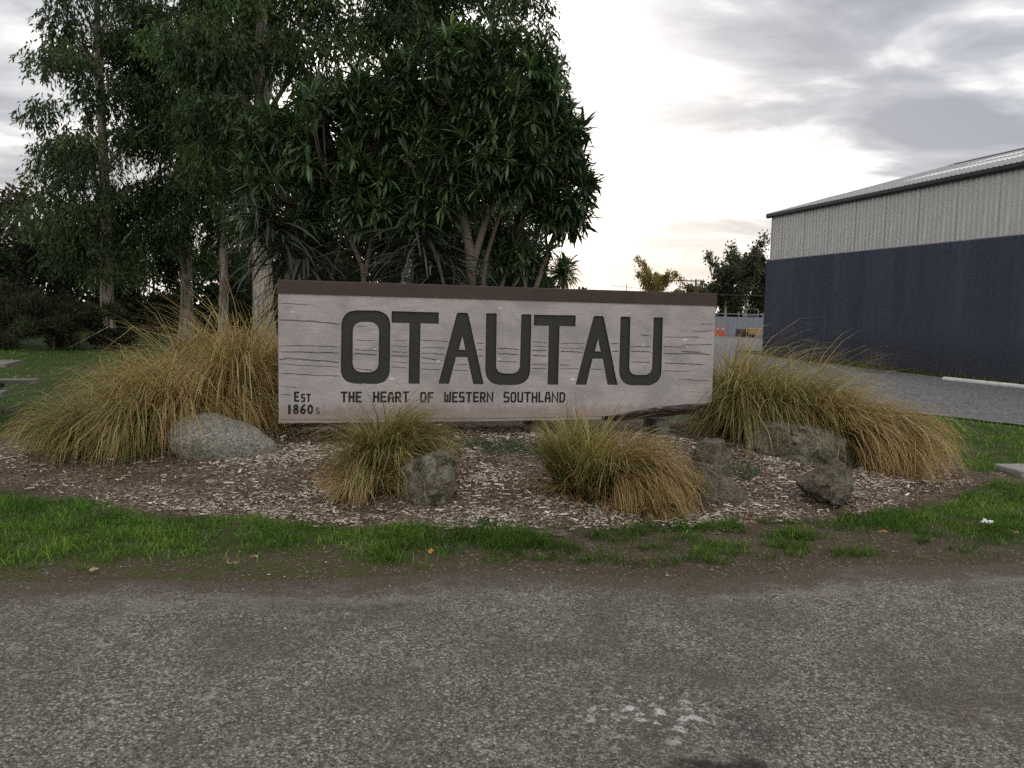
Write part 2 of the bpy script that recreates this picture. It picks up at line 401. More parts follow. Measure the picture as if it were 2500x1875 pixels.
# ------------------------------------------------------------------ land forms
def bed_s(x, y):
    x = np.asarray(x, float); y = np.asarray(y, float)
    return np.hypot((x + 0.4) / 5.4, (y - 9.2) / 3.3)


def mound(x, y):
    s = bed_s(x, y); h = 0.365 * np.clip(1 - s * s, 0, 1) ** 1.25
    return h + (fbm(x, y, 2.3, 11) - 0.5) * 0.05 * np.clip((1.15 - s) * 4, 0, 1)


def bed_z(x, y):
    return mound(x, y) - 0.012 + (fbm(x, y, 6, 5) - 0.5) * 0.03


def ground_at(x, y): return np.maximum(bed_z(x, y), 0.0)


def road_edge(x): return 4.90 + 0.115 * np.asarray(x, float) + (fbm(x, 0 * np.asarray(x, float), 0.9, 31) - 0.5) * 0.35


PATCH = [(0.0, 5.58, 0.26, 1.0), (-0.28, 5.72, 0.2, 0.7), (0.38, 5.45, 0.13, 0.6), (0.75, 5.75, 0.17, 0.8), (1.25, 6.12, 0.2, 1.0), (1.60, 6.1, 0.16, 1.0),
         (1.0, 5.5, 0.12, 0.5), (1.45, 5.55, 0.14, 0.5), (0.25, 5.18, 0.08, 0.6), (-0.05, 5.1, 0.08, 0.6), (1.95, 5.62, 0.12, 0.6), (2.35, 5.45, 0.15, 0.5), (0.62, 5.2, 0.09, 0.5),
         (1.15, 5.25, 0.1, 0.35), (-0.45, 5.3, 0.1, 0.5), (-0.75, 5.12, 0.1, 0.8), (-0.9, 5.25, 0.12, 0.9), (2.1, 5.9, 0.14, 0.7), (3.0, 5.3, 0.1, 0.4)]


_g = rs(19); TUFTS = [(float(a), float(road_edge(a)) + float(b), float(c), float(e)) for a, b, c, e in zip(_g.uniform(-4.5, 4.5, 260), _g.uniform(.06, 1.4, 260), _g.uniform(.02, .075, 260), _g.uniform(.2, .8, 260))]


def lawn(x, y):
    """turf cover 0..1"""
    x = np.asarray(x, float); y = np.asarray(y, float); s = bed_s(x, y) + (fbm(x, y, 2.6, 3) - 0.5) * 0.11
    nz = fbm(x, y, 1.7, 77); nf = fbm(x, y, 6, 99, 2)
    out = smst(1.0, 1.05, s)
    left = smst(0.0, 0.75, (y - (4.42 + 0.25 * (x + 3.2))) + (nz - 0.5) * 0.9) * smst(0.55, -0.9, x + (nz - .5) * 1.2)
    right = smst(0.0, 0.6, (y - (6.3 - 0.32 * (x - 1.6))) + (nz - 0.5) * 0.6 + np.clip(x - 4.2, 0, 9) * 0.1) * smst(1.5, 2.1, x)
    d = np.maximum(left, right) * out
    d = np.maximum(d, out * ((x < -5.6) | (x > 4.6)) * (y > 6.2) * 1.0)
    # the trodden soil and slab by the right tip of the bed
    d = d * (1 - smst(0.62, 0.32, np.hypot((x - 5.0) / 1.9, (y - 8.28 - 0.12 * (x - 5.0)) / 0.55) + (nf - .5) * .3))
    for px, py, r, a in PATCH + TUFTS:
        d = np.maximum(d, a * smst(r * 1.25, r * 0.45, np.hypot((x - px) / 1.35, y - py) + (nf - 0.5) * 0.22) * (s > 0.98))
    d = np.maximum(d, .30 * smst(.42, .62, nz) * out * smst(.0, -1.2, x) * smst(.05, .35, y - road_edge(x))); d = d * smst(0.02, 0.25, y - road_edge(x))
    behind = (s < 0.97)
    return np.clip(d * (0.42 + 0.9 * smst(0.32, 0.60, nf)), 0, 1) * (~behind)


def growing(a, b, step, far, g=1.22):
    c = list(np.arange(a, b + step / 2, step)); s = step
    lo = [];  x = a
    while x > -far: s *= g; x -= s; lo.append(x)
    s = step; hi = []; x = b
    while x < far: s *= g; x += s; hi.append(x)
    return np.array(lo[::-1] + c + hi)


def grid_mesh(name, xs, ys, zf, mat, colf=None, smooth=True, keep=None):
    X, Y = np.meshgrid(xs, ys); Z = zf(X, Y); V = np.stack([X, Y, Z], -1).reshape(-1, 3)
    nx, ny = len(xs), len(ys); i = np.arange(nx * ny).reshape(ny, nx)
    F = np.stack([i[:-1, :-1], i[:-1, 1:], i[1:, 1:], i[1:, :-1]], -1).reshape(-1, 4)
    if keep is not None:
        cc = V[F].mean(1); F = F[keep(cc[:, 0], cc[:, 1])]
    return mesh_np(name, V, [F], mat, colf(X, Y).reshape(-1, 3) if colf else None, smooth)


def gcol(X, Y):
    L = lawn(X, Y); far = smst(16, 24, Y) * (X < 3)
    L = np.maximum(L, far); L = np.maximum(L, (Y < -40) * 1.0)
    moss = smst(1.6, 0.2, np.abs(Y - (4.75 + 0.25 * (X + 3)))) * smst(0.5, -1.5, X)
    moss = np.maximum(moss, 0.35 * smst(1.2, 0.2, np.abs(Y - 6.2)) * (X > 1))
    return np.stack([L * 0.9, moss, 0 * L], -1)


gxs = growing(-7.5, 7.5, 0.08, 900); gys = growing(3.6, 10.0, 0.08, 900)
o = link('ground', grid_mesh('ground', gxs, gys, lambda X, Y: (fbm(X, Y, 3, 9) - .5) * 0.02 * smst(14, 8, np.hypot(X, Y - 6)) - 0.010 * smst(60, 20, np.hypot(X, Y)), M_ground, gcol)); tag(o, kind='structure')
o = link('planting_bed', grid_mesh('planting_bed', np.arange(-6.2, 5.6, 0.07), np.arange(5.6, 12.9, 0.07), bed_z, M_bed, keep=lambda x, y: bed_s(x, y) < 1.06)); tag(o, kind='structure')
# road
rx = growing(-9, 9, 0.15, 120, 1.3); rd = np.array([0, .05, .1, .2, .3, .4, .5, .6, .8, 1, 1.5, 2, 3, 5, 9, 20, 60.])
X, D = np.meshgrid(rx, rd); Yr = road_edge(X) - D; Zr = 0.012 - 0.03 * np.exp(-D / 0.04) + 0 * X
i = np.arange(X.size).reshape(X.shape)
Fq = np.stack([i[1:, :-1], i[1:, 1:], i[:-1, 1:], i[:-1, :-1]], -1).reshape(-1, 4)
dirt = np.clip(1.0 - D / 0.75, 0, 1)
o = link('road', mesh_np('road', np.stack([X, Yr, Zr], -1).reshape(-1, 3), [Fq], M_road, np.repeat(dirt.reshape(-1, 1), 3, 1), True)); tag(o, kind='structure')


def sheet(name, pts, z, mat):
    from mathutils.geometry import tessellate_polygon
    P = []
    n = len(pts)
    for k in range(n):
        a, b = np.array(pts[k]), np.array(pts[(k + 1) % n]); m = max(1, int(np.linalg.norm(b - a) / 0.25)) if np.linalg.norm(b - a) < 15 else 8
        for j in range(m):
            q = a + (b - a) * j / m; q = q + (np.array([fbm(q[0], q[1], 1.5, 41), fbm(q[0], q[1], 1.5, 42)]) - .5) * 0.45; P.append((q[0], q[1], z))
    tri = tessellate_polygon([[Vector(p) for p in P]])
    me = mesh_np(name, np.array(P), [np.array(tri)], mat)
    if me.polygons[0].normal.z < 0: me.flip_normals()
    return tag(link(name, me), kind='structure')


GRAV = [(9.6, 9.5), (8.2, 11.6), (7.4, 12.9), (6.3, 13.9), (5.2, 15.3), (4.2, 18), (3.0, 26), (2.0, 40), (1.0, 66), (26, 66), (26, 36), (9.9, 36), (9.75, 33), (10.6, 28), (11.55, 22.5), (12.2, 19), (13.4, 12), (13.8, 9.5)]
sheet('gravel_drive', GRAV, 0.02, M_gravel)


# ------------------------------------------------------------------ the carved sign
SO = (-2.2328, 7.8, 0.463); SYAW = math.radians(12.2466)
sign = empty('town_sign', SO, SYAW)
tag(sign, 'long grey weathered timber town sign carved OTAUTAU under a brown metal cap', 'sign')
DEEP = 0.55


def rounded(pts, n=7):
    out = []; m = len(pts)
    for k in range(m):
        p = np.array(pts[k][:2], float); r = pts[k][2] if len(pts[k]) > 2 else 0
        if r <= 0: out.append(tuple(p)); continue
        a = np.array(pts[k - 1][:2], float); b = np.array(pts[(k + 1) % m][:2], float)
        u = (a - p) / np.linalg.norm(a - p); v = (b - p) / np.linalg.norm(b - p)
        p0, p1 = p + u * r, p + v * r
        for j in range(n + 1):
            t = j / n; out.append(tuple((1 - t) ** 2 * p0 + 2 * t * (1 - t) * (p * 0.86 + (p0 + p1) * 0.07) + t * t * p1))
    return out


e_ = 0.008
LET = [
    ('O', [(0.588, 1.096, .14), (1.057, 1.098, .14), (1.053, 0.381, .13), (0.581, 0.385, .13)], [(0.696, 0.985, .09), (0.947, 0.985, .09), (0.944, 0.495, .09), (0.695, 0.496, .09)]),
    ('T', [(1.066, 1.095, e_), (1.529, 1.092, e_), (1.529, 0.979, e_), (1.350, 0.981), (1.348, 0.383, e_), (1.238, 0.384, e_), (1.241, 0.981), (1.066, 0.981, e_)], None),
    ('A', [(1.711, 1.094, .02), (1.821, 1.094, .02), (1.993, 0.380, e_), (1.886, 0.381, e_), (1.822, 0.651), (1.707, 0.651), (1.641, 0.383, e_), (1.535, 0.385, e_)], [(1.769, 0.865), (1.799, 0.724), (1.735, 0.725)]),
    ('U', [(2.004, 1.094, e_), (2.113, 1.093, e_), (2.116, 0.490, .08), (2.362, 0.491, .08), (2.366, 1.091, e_), (2.471, 1.091, e_), (2.473, 0.374, .15), (2.006, 0.373, .15)], None),
    ('T', [(2.496, 1.089, e_), (2.938, 1.090, e_), (2.937, 0.977, e_), (2.769, 0.977), (2.770, 0.377, e_), (2.658, 0.378, e_), (2.656, 0.977), (2.496, 0.978, e_)], None),
    ('A', [(3.130, 1.089, .02), (3.236, 1.090, .02), (3.413, 0.375, e_), (3.303, 0.377, e_), (3.241, 0.648), (3.131, 0.648), (3.072, 0.376, e_), (2.957, 0.377, e_)], [(3.184, 0.855), (3.216, 0.723), (3.154, 0.724)]),
    ('U', [(3.421, 1.087, e_), (3.530, 1.087, e_), (3.537, 0.481, .08), (3.789, 0.482, .08), (3.786, 1.087, e_), (3.889, 1.087, e_), (3.897, 0.371, .15), (3.426, 0.370, .15)], None)]
CR = [(0.0106,[(0.008,0.992),(0.206,0.982),(0.420,0.969),(0.577,0.958)]),(0.0035,[(0.008,1.149),(0.345,1.138)]),(0.0047,[(0.008,0.743),(0.206,0.749),(0.577,0.737)]),
(0.0082,[(0.008,0.686),(0.572,0.679),(1.304,0.646),(1.589,0.611)]),(0.0129,[(0.008,0.615),(0.036,0.612),(0.046,0.620),(0.206,0.611),(0.578,0.588)]),(0.0035,[(0.008,0.571),(0.572,0.542)]),
(0.0059,[(0.008,0.477),(0.589,0.452)]),(0.0035,[(0.699,0.810),(1.240,0.805)]),(0.0047,[(1.355,0.814),(1.998,0.791)]),(0.0047,[(0.699,0.716),(2.000,0.661)]),(0.0047,[(0.700,0.531),(0.935,0.508)]),
(0.0047,[(1.063,0.547),(1.997,0.504)]),(0.0035,[(1.062,0.753),(1.993,0.730)]),(0.0035,[(0.008,0.351),(0.168,0.348)]),(0.0035,[(0.024,0.278),(0.131,0.277)]),(0.0035,[(1.063,0.596),(1.996,0.568)]),
(0.0035,[(0.699,0.938),(0.833,0.945)]),(0.0082,[(2.125,0.743),(2.657,0.720),(3.030,0.710)]),(0.0082,[(3.341,0.723),(3.530,0.729),(3.784,0.723)]),(0.0094,[(3.901,0.708),(4.095,0.704),(4.304,0.709),(4.472,0.702)]),
(0.0059,[(3.893,0.884),(4.035,0.883),(4.336,0.883)]),(0.0047,[(3.637,0.898),(3.784,0.888)]),(0.0059,[(3.528,0.773),(3.859,0.782),(4.170,0.778)]),(0.0071,[(4.104,0.798),(4.472,0.809)]),
(0.0071,[(4.107,0.732),(4.304,0.724),(4.356,0.729)]),(0.0047,[(4.228,0.949),(4.472,0.951)]),(0.0035,[(4.316,1.023),(4.472,1.030)]),(0.0059,[(2.126,0.691),(2.352,0.679),(2.652,0.673)]),
(0.0059,[(2.480,0.583),(2.899,0.577)]),(0.0047,[(2.481,0.542),(3.416,0.539)]),(0.0059,[(3.534,0.615),(3.789,0.611),(4.415,0.593)]),(0.0047,[(3.908,0.523),(4.234,0.520)]),(0.0047,[(4.107,0.436),(4.472,0.417)]),
(0.0035,[(2.475,0.770),(3.416,0.734)]),(0.0047,[(2.776,0.797),(2.941,0.805),(3.065,0.801)]),(0.0047,[(3.325,0.806),(3.413,0.803)]),(0.0047,[(2.474,0.811),(2.655,0.807)]),(0.0035,[(2.127,0.615),(2.353,0.606)])]
FACE = [(0.0, 0.038), (1.2, 0.035), (2.08, 0.036), (2.804, 0.042), (3.05, 0.052), (3.176, 0.052), (3.26, 0.045), (3.351, 0.056), (3.45, 0.066), (3.553, 0.092), (3.7, 0.111), (3.833, 0.137), (3.936, 0.152), (4.08, 0.158), (4.197, 0.174), (4.3, 0.172), (4.447, 0.181), (4.484, 0.196), (4.479, 1.342), (0.0, 1.361)]


def seg_dist(P, poly):
    A = np.array(poly); B = np.roll(A, -1, 0); d = B - A; best = np.full(len(P), 9.0)
    for a, v in zip(A, d):
        t = np.clip(((P - a) @ v) / max(v @ v, 1e-12), 0, 1); best = np.minimum(best, np.linalg.norm(P - a - t[:, None] * v, axis=1))
    return best


def inside(P, poly):
    A = np.array(poly); B = np.roll(A, -1, 0); r = np.zeros(len(P), bool)
    for a, b in zip(A, B):
        if a[1] == b[1]: continue
        c = ((a[1] > P[:, 1]) != (b[1] > P[:, 1])) & (P[:, 0] < (b[0] - a[0]) * (P[:, 1] - a[1]) / (b[1] - a[1]) + a[0]); r ^= c
    return r


letters = [(n, rounded(o_), rounded(i_) if i_ else None) for n, o_, i_ in LET]
rng = rs(4)


def rough_low(poly):      # the crumbled lower lip of the round letters
    out = []
    for x, z in poly:
        out.append((x, z + (float(fbm(x * 30, 0.3, 1.0, 6)) - 0.5) * 0.012 if z < 0.39 else z))
    return out


tmp = []
for n_, o_, i_ in letters:
    if n_ in 'OU':
        oo = []
        for k in range(len(o_)):
            a, b = np.array(o_[k]), np.array(o_[(k + 1) % len(o_)]); m = max(1, int(np.linalg.norm(b - a) / 0.02)) if max(a[1], b[1]) < 0.4 else 1
            oo += [tuple(a + (b - a) * j / m) for j in range(m)]
        o_ = rough_low(oo)
    tmp.append((n_, o_, i_))
letters = tmp
slots = []; used = np.zeros((0, 2))
for wd, pl in CR:
    pl = np.array(pl); seg = np.linalg.norm(np.diff(pl, axis=0), axis=1); tt = np.concatenate([[0], np.cumsum(seg)])
    s = np.arange(0, tt[-1], 0.012); P = np.stack([np.interp(s, tt, pl[:, 0]), np.interp(s, tt, pl[:, 1])], 1)
    P[:, 1] += (fbm(P[:, 0], P[:, 0] * 0 + pl[0, 1] * 50, 9, 8) - 0.5) * 0.012
    ok = np.ones(len(P), bool)
    for n_, o_, i_ in letters:
        ok &= ~(inside(P, o_) & ~(inside(P, i_) if i_ else np.zeros(len(P), bool))); ok &= seg_dist(P, o_) > 0.005
        if i_: ok &= seg_dist(P, i_) > 0.006
    if len(used): ok &= np.min(np.linalg.norm(P[:, None] - used[None], axis=2), axis=1) > 0.013
    ok &= (P[:, 0] > 0.006) & (P[:, 0] < 4.474)
    used = np.concatenate([used, P])
    run = []
    for k in range(len(P) + 1):
        if k < len(P) and ok[k]: run.append(k); continue
        if len(run) >= 4:
            q = P[run]; m = len(q); t = np.linspace(0, 1, m)
            hw = wd * 0.92 * (0.55 + 0.9 * fbm(q[:, 0], q[:, 1], 14, 3)) * np.minimum(1, np.minimum((t + 0.02) * 8, (1.02 - t) * 8)); hw = np.maximum(hw, 0.0005)
            if run[0] == 0 and q[0, 0] < 0.02: hw[:3] = wd * 0.5
            slots.append((q[:, 0], q[:, 1] + hw, q[:, 1] - hw))
        run = []


def fill(contours):
    """fill nested outlines (x, z) and return a mesh in the plane y = 0, facing -y"""
    cu = bpy.data.curves.new('tmp', 'CURVE'); cu.dimensions = '2D'; cu.fill_mode = 'BOTH'
    for c in contours:
        sp = cu.splines.new('POLY'); sp.points.add(len(c) - 1)
        sp.points.foreach_set('co', np.array([(x, z, 0, 1) for x, z in c], np.float32).ravel()); sp.use_cyclic_u = True
    ob = bpy.data.objects.new('tmp', cu); COL.objects.link(ob)
    me = bpy.data.meshes.new_from_object(ob.evaluated_get(bpy.context.evaluated_depsgraph_get()))
    bpy.data.objects.remove(ob); bpy.data.curves.remove(cu)
    V = np.array([v.co for v in me.vertices]); F = np.array([tuple(p.vertices) for p in me.polygons]); bpy.data.meshes.remove(me)
    V = np.stack([V[:, 0], 0 * V[:, 0], V[:, 1]], 1)
    a = np.cross(V[F[:, 1]] - V[F[:, 0]], V[F[:, 2]] - V[F[:, 0]])
    F = np.where((a[:, 1] > 0)[:, None], F[:, ::-1], F)
    return V, F


holes = []
for n_, o_, i_ in letters:
    holes.append(o_)
    if i_: holes.append(i_)
slot_out = [list(zip(x, u)) + list(zip(x, l))[::-1] for x, u, l in slots]
V, F = fill([FACE] + holes + slot_out)
acc = Acc(); acc.add(V, [tuple(f) for f in F])
for x, u, l in slots:                                     # V shaped grooves behind the cracks
    m = len(x); mid = (u + l) / 2
    P = np.concatenate([np.stack([x, 0 * x, u], 1), np.stack([x, 0 * x + 0.02, mid], 1), np.stack([x, 0 * x, l], 1)])
    acc.add(P, [(k, k + 1, m + k + 1, m + k) for k in range(m - 1)] + [(m + k, m + k + 1, 2 * m + k + 1, 2 * m + k) for k in range(m - 1)])
f = np.array(FACE); m = len(f)
P = np.concatenate([np.stack([f[:, 0], 0 * f[:, 0], f[:, 1]], 1), np.stack([f[:, 0], 0 * f[:, 0] + DEEP, f[:, 1]], 1)])
acc.add(P, [(k, (k + 1) % m, m + (k + 1) % m, m + k) for k in range(m)] + [tuple(range(m, 2 * m))])
slab = acc.build('slab', M_slab, sign)
for n_, o_, i_ in letters:
    a = Acc(); cons = [o_] + ([i_] if i_ else [])
    Vl, Fl = fill(cons); Vl[:, 1] = 0.02; a.add(Vl, [tuple(q) for q in Fl])
    for c in cons:
        c = np.array(c); m = len(c); a.add(np.concatenate([np.stack([c[:, 0], 0 * c[:, 0], c[:, 1]], 1), np.stack([c[:, 0], 0 * c[:, 0] + 0.02, c[:, 1]], 1)]), [(k, (k + 1) % m, m + (k + 1) % m, m + k) for k in range(m)])
    a.build('letter', M_paint, sign)

# small lettering: stroke glyphs on a 1 x 1 cell
G = {
    'T': [[(0, 1), (1, 1)], [(.5, 1), (.5, 0)]], 'H': [[(0, 0), (0, 1)], [(1, 0), (1, 1)], [(0, .5), (1, .5)]],
    'E': [[(1, 1), (0, 1), (0, 0), (1, 0)], [(0, .5), (.8, .5)]], 'F': [[(1, 1), (0, 1), (0, 0)], [(0, .5), (.8, .5)]],
    'A': [[(0, 0), (.0, .5), (.28, 1), (.72, 1), (1, .5), (1, 0)], [(0, .38), (1, .38)]], 'R': [[(0, 0), (0, 1), (.75, 1), (1, .85), (1, .6), (.75, .48), (0, .48)], [(.5, .48), (1, 0)]],
    'O': [[(.2, 0), (.8, 0), (1, .2), (1, .8), (.8, 1), (.2, 1), (0, .8), (0, .2), (.2, 0)]], 'W': [[(0, 1), (0, 0), (1, 0), (1, 1)], [(.5, 0), (.5, .7)]],
    'S': [[(.95, 1), (.1, 1), (0, .9), (0, .6), (.1, .5), (.9, .5), (1, .4), (1, .1), (.9, 0), (.05, 0)]], 'N': [[(0, 0), (0, 1), (1, 0), (1, 1)]],
    'U': [[(0, 1), (0, .12), (.12, 0), (.88, 0), (1, .12), (1, 1)]], 'L': [[(0, 1), (0, 0), (1, 0)]], 'D': [[(0, 0), (0, 1), (.7, 1), (1, .8), (1, .2), (.7, 0), (0, 0)]],
    '1': [[(.5, 1), (.5, 0)]], '8': [[(.5, .52), (.15, .68), (.12, .88), (.4, 1), (.7, .98), (.88, .82), (.8, .62), (.5, .52), (.1, .35), (.05, .12), (.35, 0), (.7, .02), (.97, .2), (.9, .4), (.5, .52)]],
    '6': [[(.85, 1), (.4, .85), (.1, .5), (.05, .2), (.3, 0), (.7, 0), (.95, .2), (.9, .42), (.6, .5), (.1, .38)]],
    '0': [[(.5, 1), (.12, .85), (0, .5), (.12, .15), (.5, 0), (.88, .15), (1, .5), (.88, .85), (.5, 1)]]}


def stroke(a, pts, wd, y):
    P = np.array(pts, float); closed = np.allclose(P[0], P[-1]); n = len(P)
    if not closed:
        u0 = P[0] - P[1]; u1 = P[-1] - P[-2]; P[0] = P[0] + u0 / np.linalg.norm(u0) * wd * .45; P[-1] = P[-1] + u1 / np.linalg.norm(u1) * wd * .45
    L, R_ = [], []
    for k in range(n):
        if closed: d0 = P[k] - P[k - 1] if k else P[0] - P[-2]; d1 = P[k + 1] - P[k] if k < n - 1 else P[1] - P[0]
        else: d0 = P[k] - P[k - 1] if k else P[1] - P[0]; d1 = P[k + 1] - P[k] if k < n - 1 else P[-1] - P[-2]
        d0 = d0 / np.linalg.norm(d0); d1 = d1 / np.linalg.norm(d1); t = d0 + d1; t = t / max(np.linalg.norm(t), 1e-6)
        nn = np.array([-t[1], t[0]]); sc = 1 / max(0.45, abs(nn @ np.array([-d0[1], d0[0]])))
        L.append(P[k] + nn * wd / 2 * sc); R_.append(P[k] - nn * wd / 2 * sc)
    L, R_ = np.array(L), np.array(R_)
    front = np.concatenate([np.stack([L[:, 0], 0 * L[:, 0] + y, L[:, 1]], 1), np.stack([R_[:, 0], 0 * L[:, 0] + y, R_[:, 1]], 1)])
    back = front + np.array([0, abs(y) + 0.001, 0]); m = 2 * n
    a.add(np.concatenate([front, back]), [(k, n + k, n + k + 1, k + 1) for k in range(n - 1)] + [(k, k + 1, m + k + 1, m + k) for k in range(n - 1)] + [(n + k, m + n + k, m + n + k + 1, n + k + 1) for k in range(n - 1)])


def word(txt, x0, z0, x1, z1, wd, gap=0.32, rel=None):
    """letters spread over the box; rel = relative widths"""
    rel = rel or [1.15 if c == 'T' else 0.9 if c in 'LF' else (1.25 if c in 'WN' else (0.4 if c == '1' else 1.0)) for c in txt]
    wd = wd * 1.12; gp = wd + gap * 0.03; unit = (x1 - x0 - wd - gp * (len(txt) - 1)) / sum(rel) if len(txt) > 1 or txt != '1' else 0.0; x = x0 + wd / 2
    for c, r in zip(txt, rel):
        a = Acc(); lw = unit * r; wd_ = wd
        jz = random.uniform(-.002, .002)
        for q, pl in enumerate(G[c]):
            stroke(a, [(x + px * lw, z0 + wd / 2 + pz * (z1 - z0 - wd) + jz) for px, pz in pl], wd_, -0.0012 - 0.0004 * q)
        a.build('letter', M_small, sign); x += lw + gp


random.seed(3)
word('THE', 0.582, 0.199, 0.784, 0.307, 0.0175); word('HEART', 0.892, 0.198, 1.247, 0.307, 0.0175); word('OF', 1.353, 0.195, 1.489, 0.304, 0.0175)
word('WESTERN', 1.594, 0.196, 2.095, 0.303, 0.0165); word('SOUTHLAND', 2.199, 0.193, 2.849, 0.303, 0.0165)
word('E', 0.143, 0.204, 0.192, 0.304, 0.016); word('ST', 0.208, 0.204, 0.301, 0.285, 0.0135, 0.35)
word('1', 0.088, 0.084, 0.118, 0.179, 0.021); word('860', 0.131, 0.085, 0.323, 0.182, 0.0165, 0.3); word('S', 0.347, 0.086, 0.383, 0.140, 0.0078)
a = Acc(); stroke(a, [(0.356, 0.148), (0.371, 0.154)], 0.006, -0.0012); a.build('letter', M_small, sign)   # the small tick over the s

# brown cap: a folded sheet with a drip fold over the top edge
a = Acc(); prof = [(-0.012, -0.122), (-0.012, 0.0), (-0.008, 0.004), (DEEP + 0.0, 0.012), (DEEP + 0.012, 0.0), (DEEP + 0.012, -0.12), (DEEP + 0.009, -0.12), (DEEP + 0.009, 0.0), (0.0, 0.0085), (-0.009, 0.0), (-0.009, -0.122)]
xs_ = [-0.008, 4.488]; V = []
for x in xs_:
    zt = 1.361 - 0.019 * x / 4.479 + 0.002
    V += [(x, y, zt + z) for y, z in prof]
m = len(prof); a.add(V, [(k, (k + 1) % m, m + (k + 1) % m, m + k) for k in range(m)])
for x0 in (0, 1):
    a.add([V[x0 * m + k] for k in range(m)], [tuple(range(m)) if x0 else tuple(range(m))[::-1]])
a.add([(x, y, 1.361 - 0.019 * x / 4.479 + zz) for x in xs_ for y, zz in ((-0.008, 0.0), (-0.008, -0.122), (DEEP + 0.008, -0.122), (DEEP + 0.008, 0.0))], [(0, 1, 2, 3), (7, 6, 5, 4)])
a.build('cap_flashing', M_cap, sign)
for k in range(11):
    x = 0.05 + k * 0.438; a = Acc(); zt = 1.361 - 0.019 * x / 4.479 - 0.104 + 0.004 * math.sin(k * 2.3)
    a.tube([(x, -0.017, zt), (x, -0.0118, zt)], [0.004, 0.0055], 8); a.build('screw', M_screw, sign)
# lower batten and the split, bark-brown lower corner
a = Acc(); xb = np.linspace(-0.004, 3.25, 40); zl = 0.001 + 0.012 * (xb / 3.25) ** 2 + (fbm(xb, 0 * xb, 6, 21) - .5) * 0.004; zh = np.interp(xb, f[:7, 0], f[:7, 1]) - 0.004
V = np.concatenate([np.stack([xb, 0 * xb - 0.008, zl], 1), np.stack([xb, 0 * xb - 0.008, zh], 1), np.stack([xb, 0 * xb + 0.2, zl], 1), np.stack([xb, 0 * xb + 0.2, zh], 1)]); m = len(xb)
a.add(V, [(k, k + 1, m + k + 1, m + k) for k in range(m - 1)] + [(m + k, m + k + 1, 3 * m + k + 1, 3 * m + k) for k in range(m - 1)] + [(2 * m + k + 1, k + 1, k, 2 * m + k)[::-1] for k in range(m - 1)] + [(0, m, 3 * m, 2 * m), (m - 1, 3 * m - 1, 4 * m - 1, 2 * m - 1)])
a.build('batten', M_batten, sign)


def split_edge(name, x0, x1, top, bot, y0, depth, mat, seed, n=70, k=7, amp=0.02):
    xs = np.linspace(x0, x1, n); V = []
    for i_x, x in enumerate(xs):
        zt, zb = float(top(x)), float(bot(x))
        for j in range(k):
            t = j / (k - 1); z = zt + (zb - zt) * t
            ledge = 0.018 * math.floor(3 * (t + 0.25 * float(fbm(x, 0.0, 1.6, seed + 3))))
            V.append((x, y0 + ledge + amp * (float(fbm(x * 1.2, z * 30 + seed, 3, seed)) - .5) * 2 + 0.03 * t, z + (float(fbm(x, t * 4, 7, seed + 1)) - .5) * 0.014 * (0 < t)))
        V.append((x, y0 + depth, zb)); V.append((x, y0 + depth, zt))
    kk = k + 2; a = Acc(); F = [(i * kk + j, i * kk + j + 1, (i + 1) * kk + j + 1, (i + 1) * kk + j) for i in range(n - 1) for j in range(kk - 1)]
    F += [tuple(range(kk)), tuple(range((n - 1) * kk, n * kk))[::-1]]; a.add(V, F); return a.build(name, mat, sign)


ftop = lambda x: np.interp(x, f[:18, 0], f[:18, 1]) - 0.003
split_edge('splintered_edge', 3.30, 4.472, ftop, lambda x: ftop(x) - np.interp(x, [3.3, 3.5, 3.9, 4.3, 4.47], [.02, .045, .062, .065, .02]), 0.006, 0.4, M_batten, 51)
split_edge('underside_wood', 3.28, 4.43, lambda x: ftop(x) - np.interp(x, [3.3, 3.5, 3.9, 4.3, 4.43], [.018, .04, .058, .06, .02]) + 0.01, lambda x: np.interp(x, [3.28, 3.47, 3.9, 4.33, 4.43], [0.0, -0.026, 0.012, 0.045, 0.12]), 0.045, 0.36, M_rawwood, 61, amp=0.03)

for k, (x, d, lab) in enumerate([(0.71, 0.05, 'squared grey block holding up the left half of the sign'), (2.6, 0.12, 'squared grey block under the middle of the sign'), (4.0, 0.14, 'squared grey block under the split right end of the sign')]):
    wx = SO[0] + math.cos(SYAW) * x - math.sin(SYAW) * (d + 0.2); wy = SO[1] + math.sin(SYAW) * x + math.cos(SYAW) * (d + 0.2)
    zg = float(mound(wx, wy)); a = Acc(); top = 0.463 + (0.0 if x < 3 else -0.03)
    a.box((0, 0, (top - zg + 0.1) / 2 - 0.1), (0.15, 0.4, top - zg + 0.1)); ob = a.build('support_block', M_post, None, (wx, wy, zg)); ob.rotation_euler.z = SYAW
    bv = ob.modifiers.new('b', 'BEVEL'); bv.width = 0.008
    tag(ob, lab, 'block', 'blocks under the sign')


